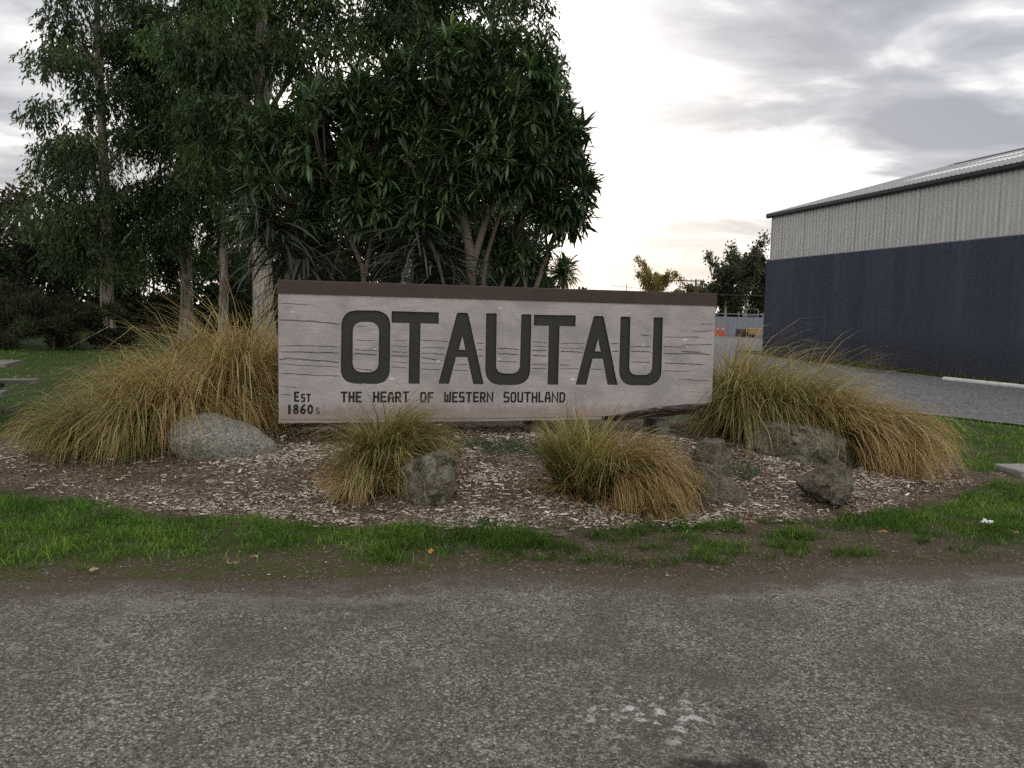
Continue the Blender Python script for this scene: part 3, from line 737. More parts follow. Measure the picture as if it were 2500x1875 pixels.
# ------------------------------------------------------------------ rocks
def rock(name, label, pts, mat, seed, sub=4, amp=0.03, smooth_it=2, freq=4.0, facet=0.0):
    c = np.mean(np.array(pts), 0); bm = bmesh.new()
    for p in pts: bm.verts.new(Vector(p) - Vector(c))
    r = bmesh.ops.convex_hull(bm, input=bm.verts); bmesh.ops.delete(bm, geom=[g for g in r['geom_interior'] if isinstance(g, bmesh.types.BMVert)], context='VERTS')
    for _ in range(sub):
        bmesh.ops.triangulate(bm, faces=bm.faces); L = sum(e.calc_length() for e in bm.edges) / len(bm.edges)
        bmesh.ops.subdivide_edges(bm, edges=[e for e in bm.edges if e.calc_length() > L * 0.75], cuts=1, use_grid_fill=True)
    bmesh.ops.triangulate(bm, faces=bm.faces)
    for _ in range(smooth_it): bmesh.ops.smooth_vert(bm, verts=bm.verts, factor=0.5, use_axis_x=True, use_axis_y=True, use_axis_z=True)
    bm.normal_update(); off = Vector((seed * 3.1, seed * 1.7, 0))
    for v in bm.verts: v.co += v.normal * mnoise.fractal((v.co + off) * freq * .8, 0.9, 2.1, 3) * amp
    if facet:
        gr = rs(seed * 13); cs = np.array([v.co for v in bm.verts])
        for _ in range(int(8 + 14 * facet)):
            dn = norm(gr.normal(size=3)); sup = (cs @ dn).max() * gr.uniform(.84, .95); dd = cs @ dn - sup; cs = cs - np.outer(np.maximum(dd, 0), dn) * .94
        for v, c_ in zip(bm.verts, cs): v.co = c_
    bm.normal_update()
    for v in bm.verts:
        p = v.co + off; v.co += v.normal * (mnoise.fractal(p * freq * 3.5, 0.8, 2.1, 4) * amp * .38 - (max(0.0, .22 - abs(mnoise.noise(p * freq * .9))) / .22) ** 1.5 * amp * (.4 + facet))
    me = bpy.data.meshes.new(name); bm.to_mesh(me); bm.free(); me.materials.append(mat)
    for p in me.polygons: p.use_smooth = True
    if facet: me.set_sharp_from_angle(angle=math.radians(24))
    return tag(link(name, me, None, c), label, 'rock', 'rocks in the planting bed')


def egg(cx, cy, cz, rx_, ry_, rz_, shear, n=90, seed=0):
    g = rs(seed); P = norm(g.normal(size=(n, 3))); x = P[:, 0].copy()
    P = P * np.array([rx_, ry_, rz_]) * np.stack([np.ones(n), 1 - .30 * x, 1 - .34 * x], 1); P[:, 2] += -shear * x
    return P + np.array([cx, cy, cz])


rock('boulder', 'pale speckled granite boulder lying against the left end of the sign', egg(-2.73, 7.72, 0.27, 0.53, 0.33, 0.26, 0.05, 120, 3), M_granite, 1, 3, 0.018, 3, 5)
rock('boulder', 'upright angular lichen blotched rock under the dry grass in front of the sign', [(-.86, 6.42, .02), (-.88, 6.5, .30), (-.80, 6.36, .34), (-.62, 6.33, .45), (-.47, 6.36, .50), (-.42, 6.45, .42), (-.40, 6.5, .22), (-.52, 6.30, .02), (-.50, 6.29, .12), (-.75, 6.33, .08), (-.68, 6.30, .30), (-.55, 6.75, .45), (-.85, 6.7, .3), (-.45, 6.75, .02), (-.85, 6.7, 0)], M_mossrock, 2, 4, 0.028, 1, 5, 0.3)
rock('boulder', 'rounded brown rock standing behind the front right tussock', [(1.60,7.3,.05), (1.62,7.2,.42), (1.72,7.12,.54), (1.86,7.1,.50), (1.95,7.15,.40), (1.97,7.2,.22), (1.90,7.05,.05), (1.65,7.05,.1), (1.80,7.5,.48), (1.65,7.5,.3), (1.95,7.5,.1)], M_brownrock, 3, 4, 0.03, 2, 4, 0.2)
rock('boulder', 'low sloping brown rock half hidden by the front right tussock', [(1.52,6.75,.02), (1.55,6.72,.36), (1.65,6.7,.37), (1.82,6.72,.27), (1.98,6.75,.12), (2.06,6.8,.01), (1.70,6.55,.0), (1.90,6.6,.0), (1.60,7.0,.33), (1.85,7.05,.22), (2.02,7.0,.05), (1.55,7.0,.1)], M_brownrock, 4, 4, 0.025, 2, 4, 0.2)
rock('boulder', 'wide flat topped greyish rock beside the right hand tussocks', [(2.40, 8.30, 0.16), (2.42, 8.30, 0.48), (2.62, 8.15, 0.51), (3.00, 8.16, 0.50), (3.30, 8.20, 0.46), (3.50, 8.22, 0.36), (3.50, 8.30, 0.08), (3.35, 8.05, 0.06), (2.95, 7.95, 0.18), (2.85, 7.94, 0.32), (3.36, 7.96, 0.34), (3.50, 8.10, 0.24), (2.50, 8.20, 0.15), (2.70, 8.05, 0.15), (2.50, 8.80, 0.50), (3.30, 8.80, 0.49), (3.50, 8.70, 0.20), (2.90, 7.92, 0.05)], M_mossrock, 5, 4, 0.032, 1, 3.5, 0.4)
rock('boulder', 'smaller craggy brown rock with a dark hollow below its left side', [(2.36, 6.84, 0.19), (2.42, 6.78, 0.26), (2.57, 6.78, 0.33), (2.69, 6.75, 0.41), (2.79, 6.75, 0.40), (2.90, 6.80, 0.31), (2.94, 6.84, 0.18), (2.81, 6.64, 0.04), (2.66, 6.64, 0.05), (2.61, 6.62, 0.22), (2.46, 6.73, 0.16), (2.82, 7.07, 0.26), (2.53, 7.07, 0.18), (2.82, 7.07, 0.01), (2.61, 7.07, 0.01), (2.84, 6.67, 0.11)], M_brownrock, 6, 4, 0.03, 1, 4.5, 0.45)


# ------------------------------------------------------------------ grass, tussocks
def blades(base, az, L, th0, bend, wd, c0, c1, seg, g, floor=None, power=1.4, twist=None):
    """curved tapering strips. base (n,3); az heading; th0 start angle from vertical; bend total; returns V,F,col"""
    n = len(base); d = np.stack([np.cos(az), np.sin(az), 0 * az], 1); tw = az + PI / 2 + (g.uniform(-.9, .9, n) if twist is None else twist)
    sd = np.stack([np.cos(tw), np.sin(tw), g.uniform(-.3, .3, n)], 1); sd = norm(sd)
    P = base.copy(); V = np.zeros((n, seg + 1, 2, 3)); K = np.zeros((n, seg + 1, 2, 3)); wob = g.uniform(-.25, .25, n)
    for k in range(seg + 1):
        t = k / seg; ww = wd * (1 - t ** 2.2) + 0.0004
        V[:, k, 0] = P - sd * ww[:, None] / 2; V[:, k, 1] = P + sd * ww[:, None] / 2
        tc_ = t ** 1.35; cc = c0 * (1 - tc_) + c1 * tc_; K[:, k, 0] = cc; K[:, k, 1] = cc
        if k < seg:
            a = th0 + bend * ((k + .5) / seg) ** power; aa = az + wob * t
            st = np.stack([np.sin(a) * np.cos(aa), np.sin(a) * np.sin(aa), np.cos(a)], 1) * (L / seg)[:, None]
            P = P + st
            if floor is not None: P[:, 2] = np.maximum(P[:, 2], floor(P[:, 0], P[:, 1]) + 0.012 + 0.02 * g.random(n))
    i = np.arange(n)[:, None] * (seg + 1) * 2 + np.arange(seg)[None] * 2
    F = np.stack([i, i + 1, i + 3, i + 2], -1).reshape(-1, 4)
    return V.reshape(-1, 3), F, K.reshape(-1, 3)


GREEN0, GREEN1 = np.array((0.034, 0.06, 0.014)), np.array((0.27, 0.29, 0.105))  # root colours: natural tone, deepened with painted shade under the tufts
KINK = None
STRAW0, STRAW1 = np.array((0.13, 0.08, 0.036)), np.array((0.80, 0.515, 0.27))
TUS = 'tussocks around the sign'


def clear_of_sign(W, F, n):
    """drop the blades that would grow through the timber"""
    d = W[:, :2] - np.array(SO[:2]); u = d[:, 0] * math.cos(SYAW) + d[:, 1] * math.sin(SYAW); v = -d[:, 0] * math.sin(SYAW) + d[:, 1] * math.cos(SYAW)
    bad = ((u > -.01) & (u < 4.49) & (v > -.02) & (v < DEEP + .02) & (W[:, 2] > .45) & (W[:, 2] < 1.85)).reshape(n, -1).any(1)
    return F.reshape(n, -1, 4)[~bad].reshape(-1, 4)


def tussock(label, x, y, r0, h, n, lean=(0, 0), green=0.4, bend=(1.8, 3.0), seed=0, wd=0.0105, spread=1.0, lenf=(1.0, 1.9), warm=1.0, ntuft=34, stiff=0.0):
    """a fountain of tufts; every tuft is a lock of blades that share heading, arch and length"""
    g = rs(seed); z0 = float(ground_at(x, y)); root = tag(empty('tussock', (x, y, z0)), label, 'grass tussock', TUS); n = int(n * .50)
    fl = lambda px, py: ground_at(px + x, py + y) - z0
    tp = np.sqrt(g.random(ntuft)) * r0 * .8; ta = g.uniform(0, 2 * PI, ntuft); tv = g.normal(0, .55, (ntuft, 2)) + np.array(lean) + np.stack([np.cos(ta), np.sin(ta)], 1) * (tp / r0)[:, None] * spread
    th = g.uniform(0.62, 1.1, ntuft); tg = g.normal(0, 0.3, ntuft); tb = g.uniform(bend[0], bend[1], ntuft)
    for part, m, isg in (('green_blades', int(n * green), True), ('dry_blades', n - int(n * green), False)):
        k = g.integers(0, ntuft, m); r = g.normal(0, r0 * 0.13, (m, 2)); B = np.stack([tp[k] * np.cos(ta[k]) + r[:, 0], tp[k] * np.sin(ta[k]) + r[:, 1], np.zeros(m)], 1); B[:, 2] = fl(B[:, 0], B[:, 1]) - 0.01
        ow = tv[k] + g.normal(0, .22, (m, 2)); az = np.arctan2(ow[:, 1], ow[:, 0]); mag = np.linalg.norm(ow, axis=1)
        th0 = np.clip(g.normal(0.10, .09, m) + 0.30 * np.minimum(mag, 1.7), 0.02, 1.1) * (1 - stiff * .6)
        bd = (tb[k] + g.normal(0, .22, m)) * np.clip(0.6 + 0.3 * mag, .5, 1.1) * (1 - stiff * (.4 + .6 * g.random(m)))
        L = h * g.triangular(lenf[0], lenf[0] * .4 + lenf[1] * .6, lenf[1], m) * th[k] * (.9 if isg else 1.05)
        mixv = np.clip(g.normal(0.5, .25, m) + tg[k], 0, 1)[:, None]; br = g.lognormal(0, .42, m)[:, None]; fly = g.random(m) < .14; kink = g.random(m) < .16
        az = np.where(fly, az + g.normal(0, 1.3, m), az); th0 = np.where(fly, th0 * 1.5, th0); L = np.where(fly, L * .72, L); pw = np.where(kink, g.uniform(3, 6, m), g.uniform(1.1, 1.9, m)); bd = np.where(kink, bd * 1.15, bd); L = np.where(kink, L * .55, L)
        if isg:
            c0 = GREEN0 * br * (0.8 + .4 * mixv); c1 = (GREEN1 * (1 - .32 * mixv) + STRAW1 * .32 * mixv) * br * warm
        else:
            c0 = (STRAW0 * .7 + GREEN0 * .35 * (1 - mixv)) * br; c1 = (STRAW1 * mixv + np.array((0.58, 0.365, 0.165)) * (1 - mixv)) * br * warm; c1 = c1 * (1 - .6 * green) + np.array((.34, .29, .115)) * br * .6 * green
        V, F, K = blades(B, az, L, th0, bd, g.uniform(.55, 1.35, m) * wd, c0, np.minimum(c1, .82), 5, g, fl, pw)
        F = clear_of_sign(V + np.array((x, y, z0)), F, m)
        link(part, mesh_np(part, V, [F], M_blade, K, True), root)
    m = int(n * .14); a_ = g.uniform(0, 2 * PI, m); r = r0 * g.uniform(.2, 1.0, m); B = np.stack([r * np.cos(a_), r * np.sin(a_), 0 * r], 1); B[:, 2] = fl(B[:, 0], B[:, 1]) + g.uniform(0, .10, m) * h
    br = g.lognormal(0, .4, m)[:, None]
    V, F, K = blades(B, a_ + g.normal(0, .8, m), h * g.uniform(.3, .95, m), g.uniform(.7, 1.5, m), g.uniform(.2, 1.2, m), g.uniform(.5, 1.2, m) * wd, np.array((.17, .105, .045)) * br, np.array((.52, .335, .15)) * br * warm, 4, g, fl)
    link('dead_thatch', mesh_np('dead_thatch', V, [F], M_blade, K, True), root)
    return root


# left bank, front to back
tussock('shaggy green and straw tussock at the far left front of the bed', -4.25, 8.2, 0.32, 0.56, 5600, (-.25, -.45), .6, seed=11, wd=.012)
tussock('dark based tussock next to the pale granite boulder', -3.66, 8.15, 0.34, 0.76, 6400, (.05, -.5), .66, seed=12, wd=.012)
tussock('straw tussock sweeping right over the granite boulder', -3.36, 8.55, 0.36, 0.82, 6800, (.85, -.35), .22, seed=13, warm=1.1)
tussock('olive tussock in the middle of the left bank', -4.2, 9.2, 0.38, 0.8, 5200, (.25, -.3), .45, seed=15)
tussock('golden tussock behind the sweeping one left of the sign', -3.55, 9.35, 0.40, 0.98, 5600, (.6, -.3), .22, seed=16, warm=1.15)
tussock('tall golden tussock touching the upper left corner of the sign', -2.95, 9.35, 0.36, 1.30, 6000, (.75, -.3), .15, seed=17, warm=1.12)
tussock('tan tussock at the back of the left bank below the gum trunks', -4.2, 10.4, 0.42, 0.86, 4200, (.25, -.1), .12, seed=18, warm=1.1)
tussock('low brown tussock against the left end of the timber', -2.78, 8.8, 0.26, 0.56, 3200, (.1, -.3), .3, seed=19, warm=.9)
tussock('tan tussock at the very back by the sign corner', -3.3, 10.6, 0.45, 1.12, 3800, (.4, 0), .1, seed=20, warm=1.05)
# front pair
tussock('rounded olive tussock with orange dead skirts in front of the words HEART OF', -1.08, 7.0, 0.20, 0.66, 8600, (.55, -.1), .68, (1.7, 2.8), seed=21, wd=.0075, spread=.8, warm=1.0, lenf=(.9, 1.7))
tussock('flattened orange dead grass at the foot of the rounded olive tussock', -1.12, 6.68, 0.30, 0.24, 4200, (.1, -.35), .05, seed=22, wd=.006, lenf=(.9, 2.2), warm=1.2)
tussock('stiff dark green upright tussock in front of the letters TAU', 0.60, 6.66, 0.20, 0.56, 5200, (-.1, -.15), .78, (1.0, 2.5), seed=23, wd=.0105, stiff=.62, lenf=(.7, 1.75), spread=.9)
tussock('long tan tussock combed to the right over the sloping rock', 0.90, 6.76, 0.22, 0.58, 8400, (.7, -.45), .3, seed=24, wd=.0075, lenf=(.9, 1.6), spread=.7)
tussock('thin dead straw fringe on the soil before the combed tussock', 1.15, 6.38, 0.22, 0.16, 1900, (.8, -.3), .05, seed=30, wd=.006, lenf=(1, 2.2), warm=1.2)
# right bank
tussock('green tussock pressed against the right end of the timber', 2.62, 9.25, 0.28, 0.95, 5600, (.15, -.25), .8, seed=25)
tussock('tall pale tussock rising behind the right end of the sign', 2.72, 9.7, 0.36, 1.05, 4400, (.3, 0), .4, seed=26, warm=1.05)
tussock('upright olive tussock behind the wide flat rock', 3.02, 9.1, 0.32, 0.90, 5800, (.3, -.2), .68, (1.4, 2.6), seed=27, stiff=.08)
tussock('large tawny tussock flopping right onto the mulch', 3.50, 8.75, 0.38, 0.90, 9800, (.95, -.5), .08, seed=28, lenf=(.9, 1.6), warm=1.05)
tussock('buff tussock behind the large tawny one', 3.55, 9.5, 0.36, 0.68, 4200, (.45, -.2), .15, seed=29, warm=1.05)


def turf(name, n, box, dens, hgt, wd, c0, c1, seed, label):
    g = rs(seed); x = g.uniform(box[0], box[1], n); y = g.uniform(box[2], box[3], n); k = g.random(n) < dens(x, y); x, y = x[k], y[k]; n = len(x)
    B = np.stack([x, y, np.full(n, -0.012)], 1); tall = 0.35 + 1.3 * fbm(x, y, 4.2, seed)
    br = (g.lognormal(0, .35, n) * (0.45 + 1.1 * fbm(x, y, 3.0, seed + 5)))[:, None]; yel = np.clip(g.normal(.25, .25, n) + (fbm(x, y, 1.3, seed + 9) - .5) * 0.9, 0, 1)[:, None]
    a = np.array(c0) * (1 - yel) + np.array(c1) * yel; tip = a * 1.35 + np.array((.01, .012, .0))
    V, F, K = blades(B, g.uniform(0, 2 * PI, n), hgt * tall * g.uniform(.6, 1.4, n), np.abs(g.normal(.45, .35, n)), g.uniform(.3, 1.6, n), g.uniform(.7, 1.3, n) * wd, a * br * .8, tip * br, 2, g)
    return tag(link(name, mesh_np(name, V, [F], M_blade, K, True)), label, kind='stuff')


GA, GB = (0.062, 0.158, 0.020), (0.225, 0.30, 0.055)
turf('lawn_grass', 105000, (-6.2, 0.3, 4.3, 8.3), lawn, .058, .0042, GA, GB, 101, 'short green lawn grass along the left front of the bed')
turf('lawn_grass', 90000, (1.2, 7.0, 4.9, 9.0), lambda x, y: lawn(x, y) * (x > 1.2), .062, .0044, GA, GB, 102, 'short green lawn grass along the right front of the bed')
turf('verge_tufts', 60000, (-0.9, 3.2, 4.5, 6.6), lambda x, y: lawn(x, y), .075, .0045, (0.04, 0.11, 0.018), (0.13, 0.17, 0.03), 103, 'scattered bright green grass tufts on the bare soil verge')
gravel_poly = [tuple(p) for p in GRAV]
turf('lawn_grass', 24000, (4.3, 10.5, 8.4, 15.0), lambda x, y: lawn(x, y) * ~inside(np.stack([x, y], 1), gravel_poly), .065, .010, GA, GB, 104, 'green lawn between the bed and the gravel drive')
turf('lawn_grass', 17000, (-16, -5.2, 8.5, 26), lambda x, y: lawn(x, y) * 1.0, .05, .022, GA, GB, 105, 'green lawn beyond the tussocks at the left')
WFAR, WNEAR = np.array((10.16, 33.4)), np.array((12.97, 21.0)); WD = (WNEAR - WFAR) / np.linalg.norm(WNEAR - WFAR); WP = np.array((-WD[1], WD[0]))   # WP points away from the yard


def wallstrip(x, y):
    d = (np.stack([x, y], 1) - WFAR) @ WP; return ((d < -0.0) & (d > -1.1 + (fbm(x, y, 1.2, 8) - .5) * .9)) * 0.9


turf('dry_verge_grass', 30000, (9, 16, 12, 34), wallstrip, .15, .016, (0.07, 0.08, 0.02), (0.19, 0.145, 0.055), 106, 'dull yellow green grass along the foot of the navy wall')


# low weeds under the sign
def weeds(cx, cy, rx_, ry_, n, seed, label, h=.08):
    g = rs(seed); a = g.uniform(0, 2 * PI, n); r = np.sqrt(g.random(n)); x = cx + rx_ * r * np.cos(a); y = cy + ry_ * r * np.sin(a)
    z = ground_at(x, y) + g.random(n) * h; D = norm(g.normal(size=(n, 3)) + np.array((0, -.3, .5))); br = g.lognormal(0, .3, n)[:, None]
    V, F, K = leaf_quads(np.stack([x, y, z], 1), D, g.uniform(.018, .034, n), .55, np.array((.055, .115, .04)) * br, g)
    return tag(link('weed_patch', mesh_np('weed_patch', V, [F], M_leaf, K)), label, kind='stuff')


def leaf_quads(P, D, L, wr, col, g, bow=0.0):
    n = len(P); S = norm(np.cross(D, norm(g.normal(size=(n, 3))))); L = np.broadcast_to(L, (n,))[:, None]
    V = np.stack([P, P + D * L * .45 + S * L * wr * .5, P + D * L, P + D * L * .45 - S * L * wr * .5], 1)
    i = np.arange(n)[:, None] * 4 + np.arange(4)[None]
    return V.reshape(-1, 3), i, np.repeat(np.broadcast_to(col, (n, 3)), 4, 0)


weeds(-0.05, 7.75, .55, .16, 900, 41, 'low bluish green weeds under the middle of the sign')
weeds(0.42, 7.62, .22, .14, 400, 42, 'brighter green weeds beside the upright tussock')
weeds(2.08, 7.45, .22, .2, 420, 43, 'small green weeds on the mulch right of the rounded rock')
weeds(-0.18, 5.95, .1, .06, 130, 44, 'tiny green weed at the front edge of the mulch', .06)


# ------------------------------------------------------------------ mulch chips, straw and stones
def chips(name, n, seed, label, lo, hi, dens, box=(-5.6, 4.9, 5.7, 8.9), flat=False):
    g = rs(seed); x = g.uniform(box[0], box[1], n); y = g.uniform(box[2], box[3], n); k = g.random(n) < dens(x, y); x, y = x[k], y[k]; n = len(x)
    L = g.uniform(lo, hi, n) * g.choice([.55, 1, 1.9], n, p=[.55, .35, .1]); W = L * g.uniform(.16, .42, n); H = g.uniform(.002, .006, n)
    U = norm(np.stack([np.cos(a := g.uniform(0, 2 * PI, n)), np.sin(a), g.normal(0, .16, n)], 1)); T = norm(np.cross(np.stack([g.normal(0, .25, n), g.normal(0, .25, n), np.ones(n)], 1), U)); Nn = np.cross(U, T)
    c = np.stack([x, y, bed_z(x, y).clip(0) + .002 + .006 * g.random(n)], 1)
    sx = np.array([-1, 1, 1, -1, -1, 1, 1, -1]) / 2; sy = np.array([-1, -1, 1, 1, -1, -1, 1, 1]) / 2; sz = np.array([0, 0, 0, 0, 1, 1, 1, 1])
    tap = np.where(sx > 0, g.uniform(.35, 1, n)[:, None], 1.0)
    if flat: sx, sy, sz, tap = sx[4:], sy[4:], sz[4:], tap[:, 4:]
    V = c[:, None] + U[:, None] * (L[:, None] * sx)[..., None] + T[:, None] * (W[:, None] * sy * tap)[..., None] + Nn[:, None] * (H[:, None] * sz)[..., None]
    q = np.array([(0, 1, 2, 3)]) if flat else np.array([(4, 5, 6, 7), (0, 1, 5, 4), (2, 3, 7, 6)]); nv = len(sx); F = (np.arange(n)[:, None, None] * nv + q[None]).reshape(-1, 4)
    t = g.random(n)[:, None]; old = np.array((.46, .385, .315)) * (1 - t) + np.array((.78, .70, .61)) * t; dk = np.array((.09, .056, .036)) * (1 - t) + np.array((.30, .205, .145)) * t
    pale = g.random(n) < (.42 + .42 * smst(.42, .62, fbm(x, y, 1.1, 55))); col = np.where(pale[:, None], old, dk) * g.lognormal(0, .2, n)[:, None]
    return tag(link(name, mesh_np(name, V.reshape(-1, 3), [F], M_chip, np.repeat(col, nv, 0))), label, kind='stuff')


def chipd(x, y):
    s = bed_s(x, y); p = smst(.40, .60, fbm(x, y, 1.0, 70)); cen = smst(2.3, .9, np.abs(x + .9)) * .5 + smst(1.5, .4, np.abs(x - 2.5)) * .7
    return np.clip((.22 + .85 * p + .5 * cen * p) * smst(1.03, .93, s + (fbm(x, y, 3, 4) - .5) * .08) * np.where(x < -2.6, .45, 1) * (1 - .8 * np.exp(-((x - .05) / .35) ** 2 - ((y - 6.7) / .5) ** 2)) * (1 - .75 * smst(.52, .66, fbm(x, y, 1.6, 91))), 0, 1) * (y < 8.7)


chips('mulch_chips', 88000, 61, 'bleached and brown bark chips covering the bed', .011, .042, chipd)
chips('mulch_fines', 150000, 62, 'small splinters of bark between the larger chips', .006, .017, chipd, flat=True)


def stones(name, n, seed, label, dens, box, lo, hi, zf, cols):
    g = rs(seed); x = g.uniform(box[0], box[1], n); y = g.uniform(box[2], box[3], n); k = g.random(n) < dens(x, y); x, y = x[k], y[k]; n = len(x)
    b = np.array([(1, 0, 0), (.3, .95, 0), (-.8, .6, 0), (-.8, -.6, 0), (.3, -.95, 0), (.1, 0, .75), (-.1, .1, -.5)])
    r = g.uniform(lo, hi, n) * g.choice([.6, 1, 1.8], n, p=[.6, .34, .06]); a = g.uniform(0, 2 * PI, n); J = b[None] * g.uniform(.7, 1.25, (n, 7, 3))
    ca, sa = np.cos(a)[:, None], np.sin(a)[:, None]
    V = np.stack([J[..., 0] * ca - J[..., 1] * sa, J[..., 0] * sa + J[..., 1] * ca, J[..., 2] * .75], -1) * r[:, None, None] + np.stack([x, y, zf(x, y) + r * .12], 1)[:, None]
    q = [(j, (j + 1) % 5, 5) for j in range(5)] + [((j + 1) % 5, j, 6) for j in range(5)]; F = (np.arange(n)[:, None, None] * 7 + np.array(q)[None]).reshape(-1, 3)
    col = np.array(cols)[g.integers(0, len(cols), n)] * g.lognormal(0, .2, n)[:, None]
    return tag(link(name, mesh_np(name, V.reshape(-1, 3), [F], M_stone, np.repeat(col, 7, 0))), label, kind='stuff')


SC = [(.10, .085, .07), (.17, .15, .13), (.30, .28, .25), (.07, .065, .06), (.42, .4, .36)]
stones('loose_grit', 17000, 63, 'fine loose grit where the soil meets the road', lambda x, y: np.exp(-((y - road_edge(x) - .25) / .55) ** 2) * .8, (-5, 6, 3.6, 6.4), .002, .006, lambda x, y: np.where(y < road_edge(x), .012, -.004), SC)
stones('road_grit', 5200, 64, 'loose chips scattered on the road surface', lambda x, y: (y < road_edge(x) - .1) * .7, (-4.2, 4.6, 2.2, 5.0), .0022, .005, lambda x, y: 0 * x + .012, SC)
stones('bed_stones', 900, 65, 'small stones scattered on the soil of the bed', lambda x, y: (bed_s(x, y) < 1) * np.where(x < -2.2, .9, .25), (-4.8, 4.6, 5.8, 7.9), .005, .013, bed_z, [(.28, .25, .22), (.2, .18, .16), (.38, .35, .31)])


def straw(n, seed, label, dens, box, L0, zf):
    g = rs(seed); x = g.uniform(box[0], box[1], n); y = g.uniform(box[2], box[3], n); k = g.random(n) < dens(x, y); x, y = x[k], y[k]; n = len(x)
    B = np.stack([x, y, zf(x, y) + .006], 1); br = g.lognormal(0, .3, n)[:, None]
    V, F, K = blades(B, g.uniform(0, 2 * PI, n), g.uniform(.4, 1.5, n) * L0, np.full(n, 1.45), g.uniform(-.1, .25, n), np.full(n, .0028), np.array((.24, .155, .07)) * br, np.array((.38, .27, .13)) * br, 3, g, zf)
    return tag(link('straw_litter', mesh_np('straw_litter', V, [F], M_blade, K)), label, kind='stuff')


straw(5200, 71, 'fallen straw around the front tussocks', lambda x, y: np.clip(np.exp(-((x + 1.2) ** 2 + (y - 6.6) ** 2) / .25) + np.exp(-((x - 1.25) ** 2 * .6 + (y - 6.35) ** 2 * 2) / .35) + .8 * np.exp(-((x + 3.4) ** 2 * .5 + (y - 7.1) ** 2 * 3) / .6), 0, 1), (-4.6, 2.8, 5.8, 7.8), .16, bed_z)

# litter and leaves lying about
M_paper = simple('white_paper', (.70, .70, .70), (.82, .82, .82), 30, .7, .3)
M_amber = simple('amber_leaf', (.42, .21, .05), (.62, .36, .12), 30, .7, .3)
M_tan = simple('dry_stalk', (.36, .27, .16), (.5, .4, .26), 20, .8, .2)


def crumple(name, label, cat, x, y, z, sx, sy, sz, mat, seed, rz=0):
    g = rs(seed); n = 5; X, Y = np.meshgrid(np.linspace(-1, 1, n), np.linspace(-1, 1, n)); R = g.uniform(.75, 1.15, X.shape)
    V = np.stack([X * sx * R, Y * sy * R, np.abs(g.normal(0, 1, X.shape)) * sz], -1).reshape(-1, 3); i = np.arange(n * n).reshape(n, n)
    F = np.stack([i[:-1, :-1], i[:-1, 1:], i[1:, 1:], i[1:, :-1]], -1).reshape(-1, 4); T = np.concatenate([F[:, [0, 1, 2]], F[:, [0, 2, 3]]])
    me = mesh_np(name, V, [T], mat); o = link(name, me, None, (x, y, z)); o.rotation_euler.z = rz
    md = o.modifiers.new('s', 'SOLIDIFY'); md.thickness = .0012
    return tag(o, label, cat)


crumple('paper_scrap', 'crumpled white paper scrap on the right lawn', 'litter', 3.66, 6.16, .05, .045, .03, .016, M_paper, 5, .4)
crumple('fallen_leaf', 'amber leaf on the grass left of the paper scrap', 'leaf', 2.75, 5.91, .03, .03, .014, .006, M_amber, 6, .1)
crumple('fallen_leaf', 'small yellow leaf at the far right of the lawn', 'leaf', 3.77, 5.97, .03, .015, .015, .006, M_amber, 7)
crumple('fallen_leaf', 'orange curled leaf on the soil by the centre grass tufts', 'leaf', -.51, 5.22, .01, .022, .02, .012, M_amber, 8, .7)
crumple('fallen_leaf', 'pale brown leaf at the left road edge', 'leaf', -2.45, 4.72, .01, .022, .016, .008, M_tan, 9, 1.2)
a = Acc(); a.tube([(-.018, 0, .008), (.008, 0, .008)], .0042, 8); cb = empty('cigarette_butt', (-1.6, 5.06, .004), -.5); tag(cb, 'orange cigarette butt lying at the left grass edge', 'litter'); a.build('filter', M_amber, cb)
a = Acc(); a.tube([(.0083, 0, .008), (.019, 0, .008)], .0041, 8); a.build('paper_end', M_paper, cb)
for k, (x, y, az, L, lab) in enumerate([(-.95, 5.86, .02, .62, 'long dry stalk lying along the front edge of the mulch'), (1.72, 4.45, -.1, .14, 'short dry stalk on the road at the right'), (-1.75, 4.95, -.5, .1, 'dry stalk on the soil near the cigarette butt')]):
    t = np.linspace(0, 1, 9); a = Acc(); a.tube(np.stack([t * L, .03 * np.sin(t * 5 + k), .006 + .004 * np.sin(t * 7)], 1), .0028, 5)
    o = a.build('dry_stalk', M_tan, None, (x, y, max(.012, float(ground_at(x, y))))); o.rotation_euler.z = az; tag(o, lab, 'stalk', 'dry stalks')
M_conc = simple('concrete', (.24, .23, .21), (.36, .35, .33), 12, .9, .4, .01)
a = Acc(); a.box((0, 0, .0), (1.2, .42, .08)); o = a.build('concrete_slab', M_conc, None, (5.85, 8.62, .015)); o.rotation_euler.z = .12; o.modifiers.new('b', 'BEVEL').width = .012; tag(o, 'pale concrete slab set in the soil at the right edge', 'slab')

# ------------------------------------------------------------------ the shed
shed = empty('shed', (WFAR[0], WFAR[1], 0), math.atan2(WD[1], WD[0]))      # local x runs along the wall towards the camera, local y out to the yard is negative
tag(shed, 'large farm shed with navy block wall and ribbed grey upper cladding', 'shed')
LEN, HB, HE, SPAN = 33.0, 3.78, 5.52, 17.0
yo = 1.0 if WP @ np.array((1, 0)) > 0 else -1.0
a = Acc(); a.box((LEN / 2, .15, HB / 2 - .1), (LEN, .3, HB + .2)); a.box((.15, .3 + (SPAN - .6) / 2 - .0005, HB / 2 - .1), (.3, SPAN - .6, HB + .2)); a.box((LEN / 2, SPAN - .15, HB / 2 - .1), (LEN, .3, HB + .2)); a.box((LEN - .15, .3 + (SPAN - .6) / 2, HB / 2 - .1), (.298, SPAN - .604, HB + .2))
a.build('block_wall', M_block, shed)
RIB = [(0, 0), (.07, 0), (.085, -.034), (.125, -.034), (.14, 0), (.19, 0)]


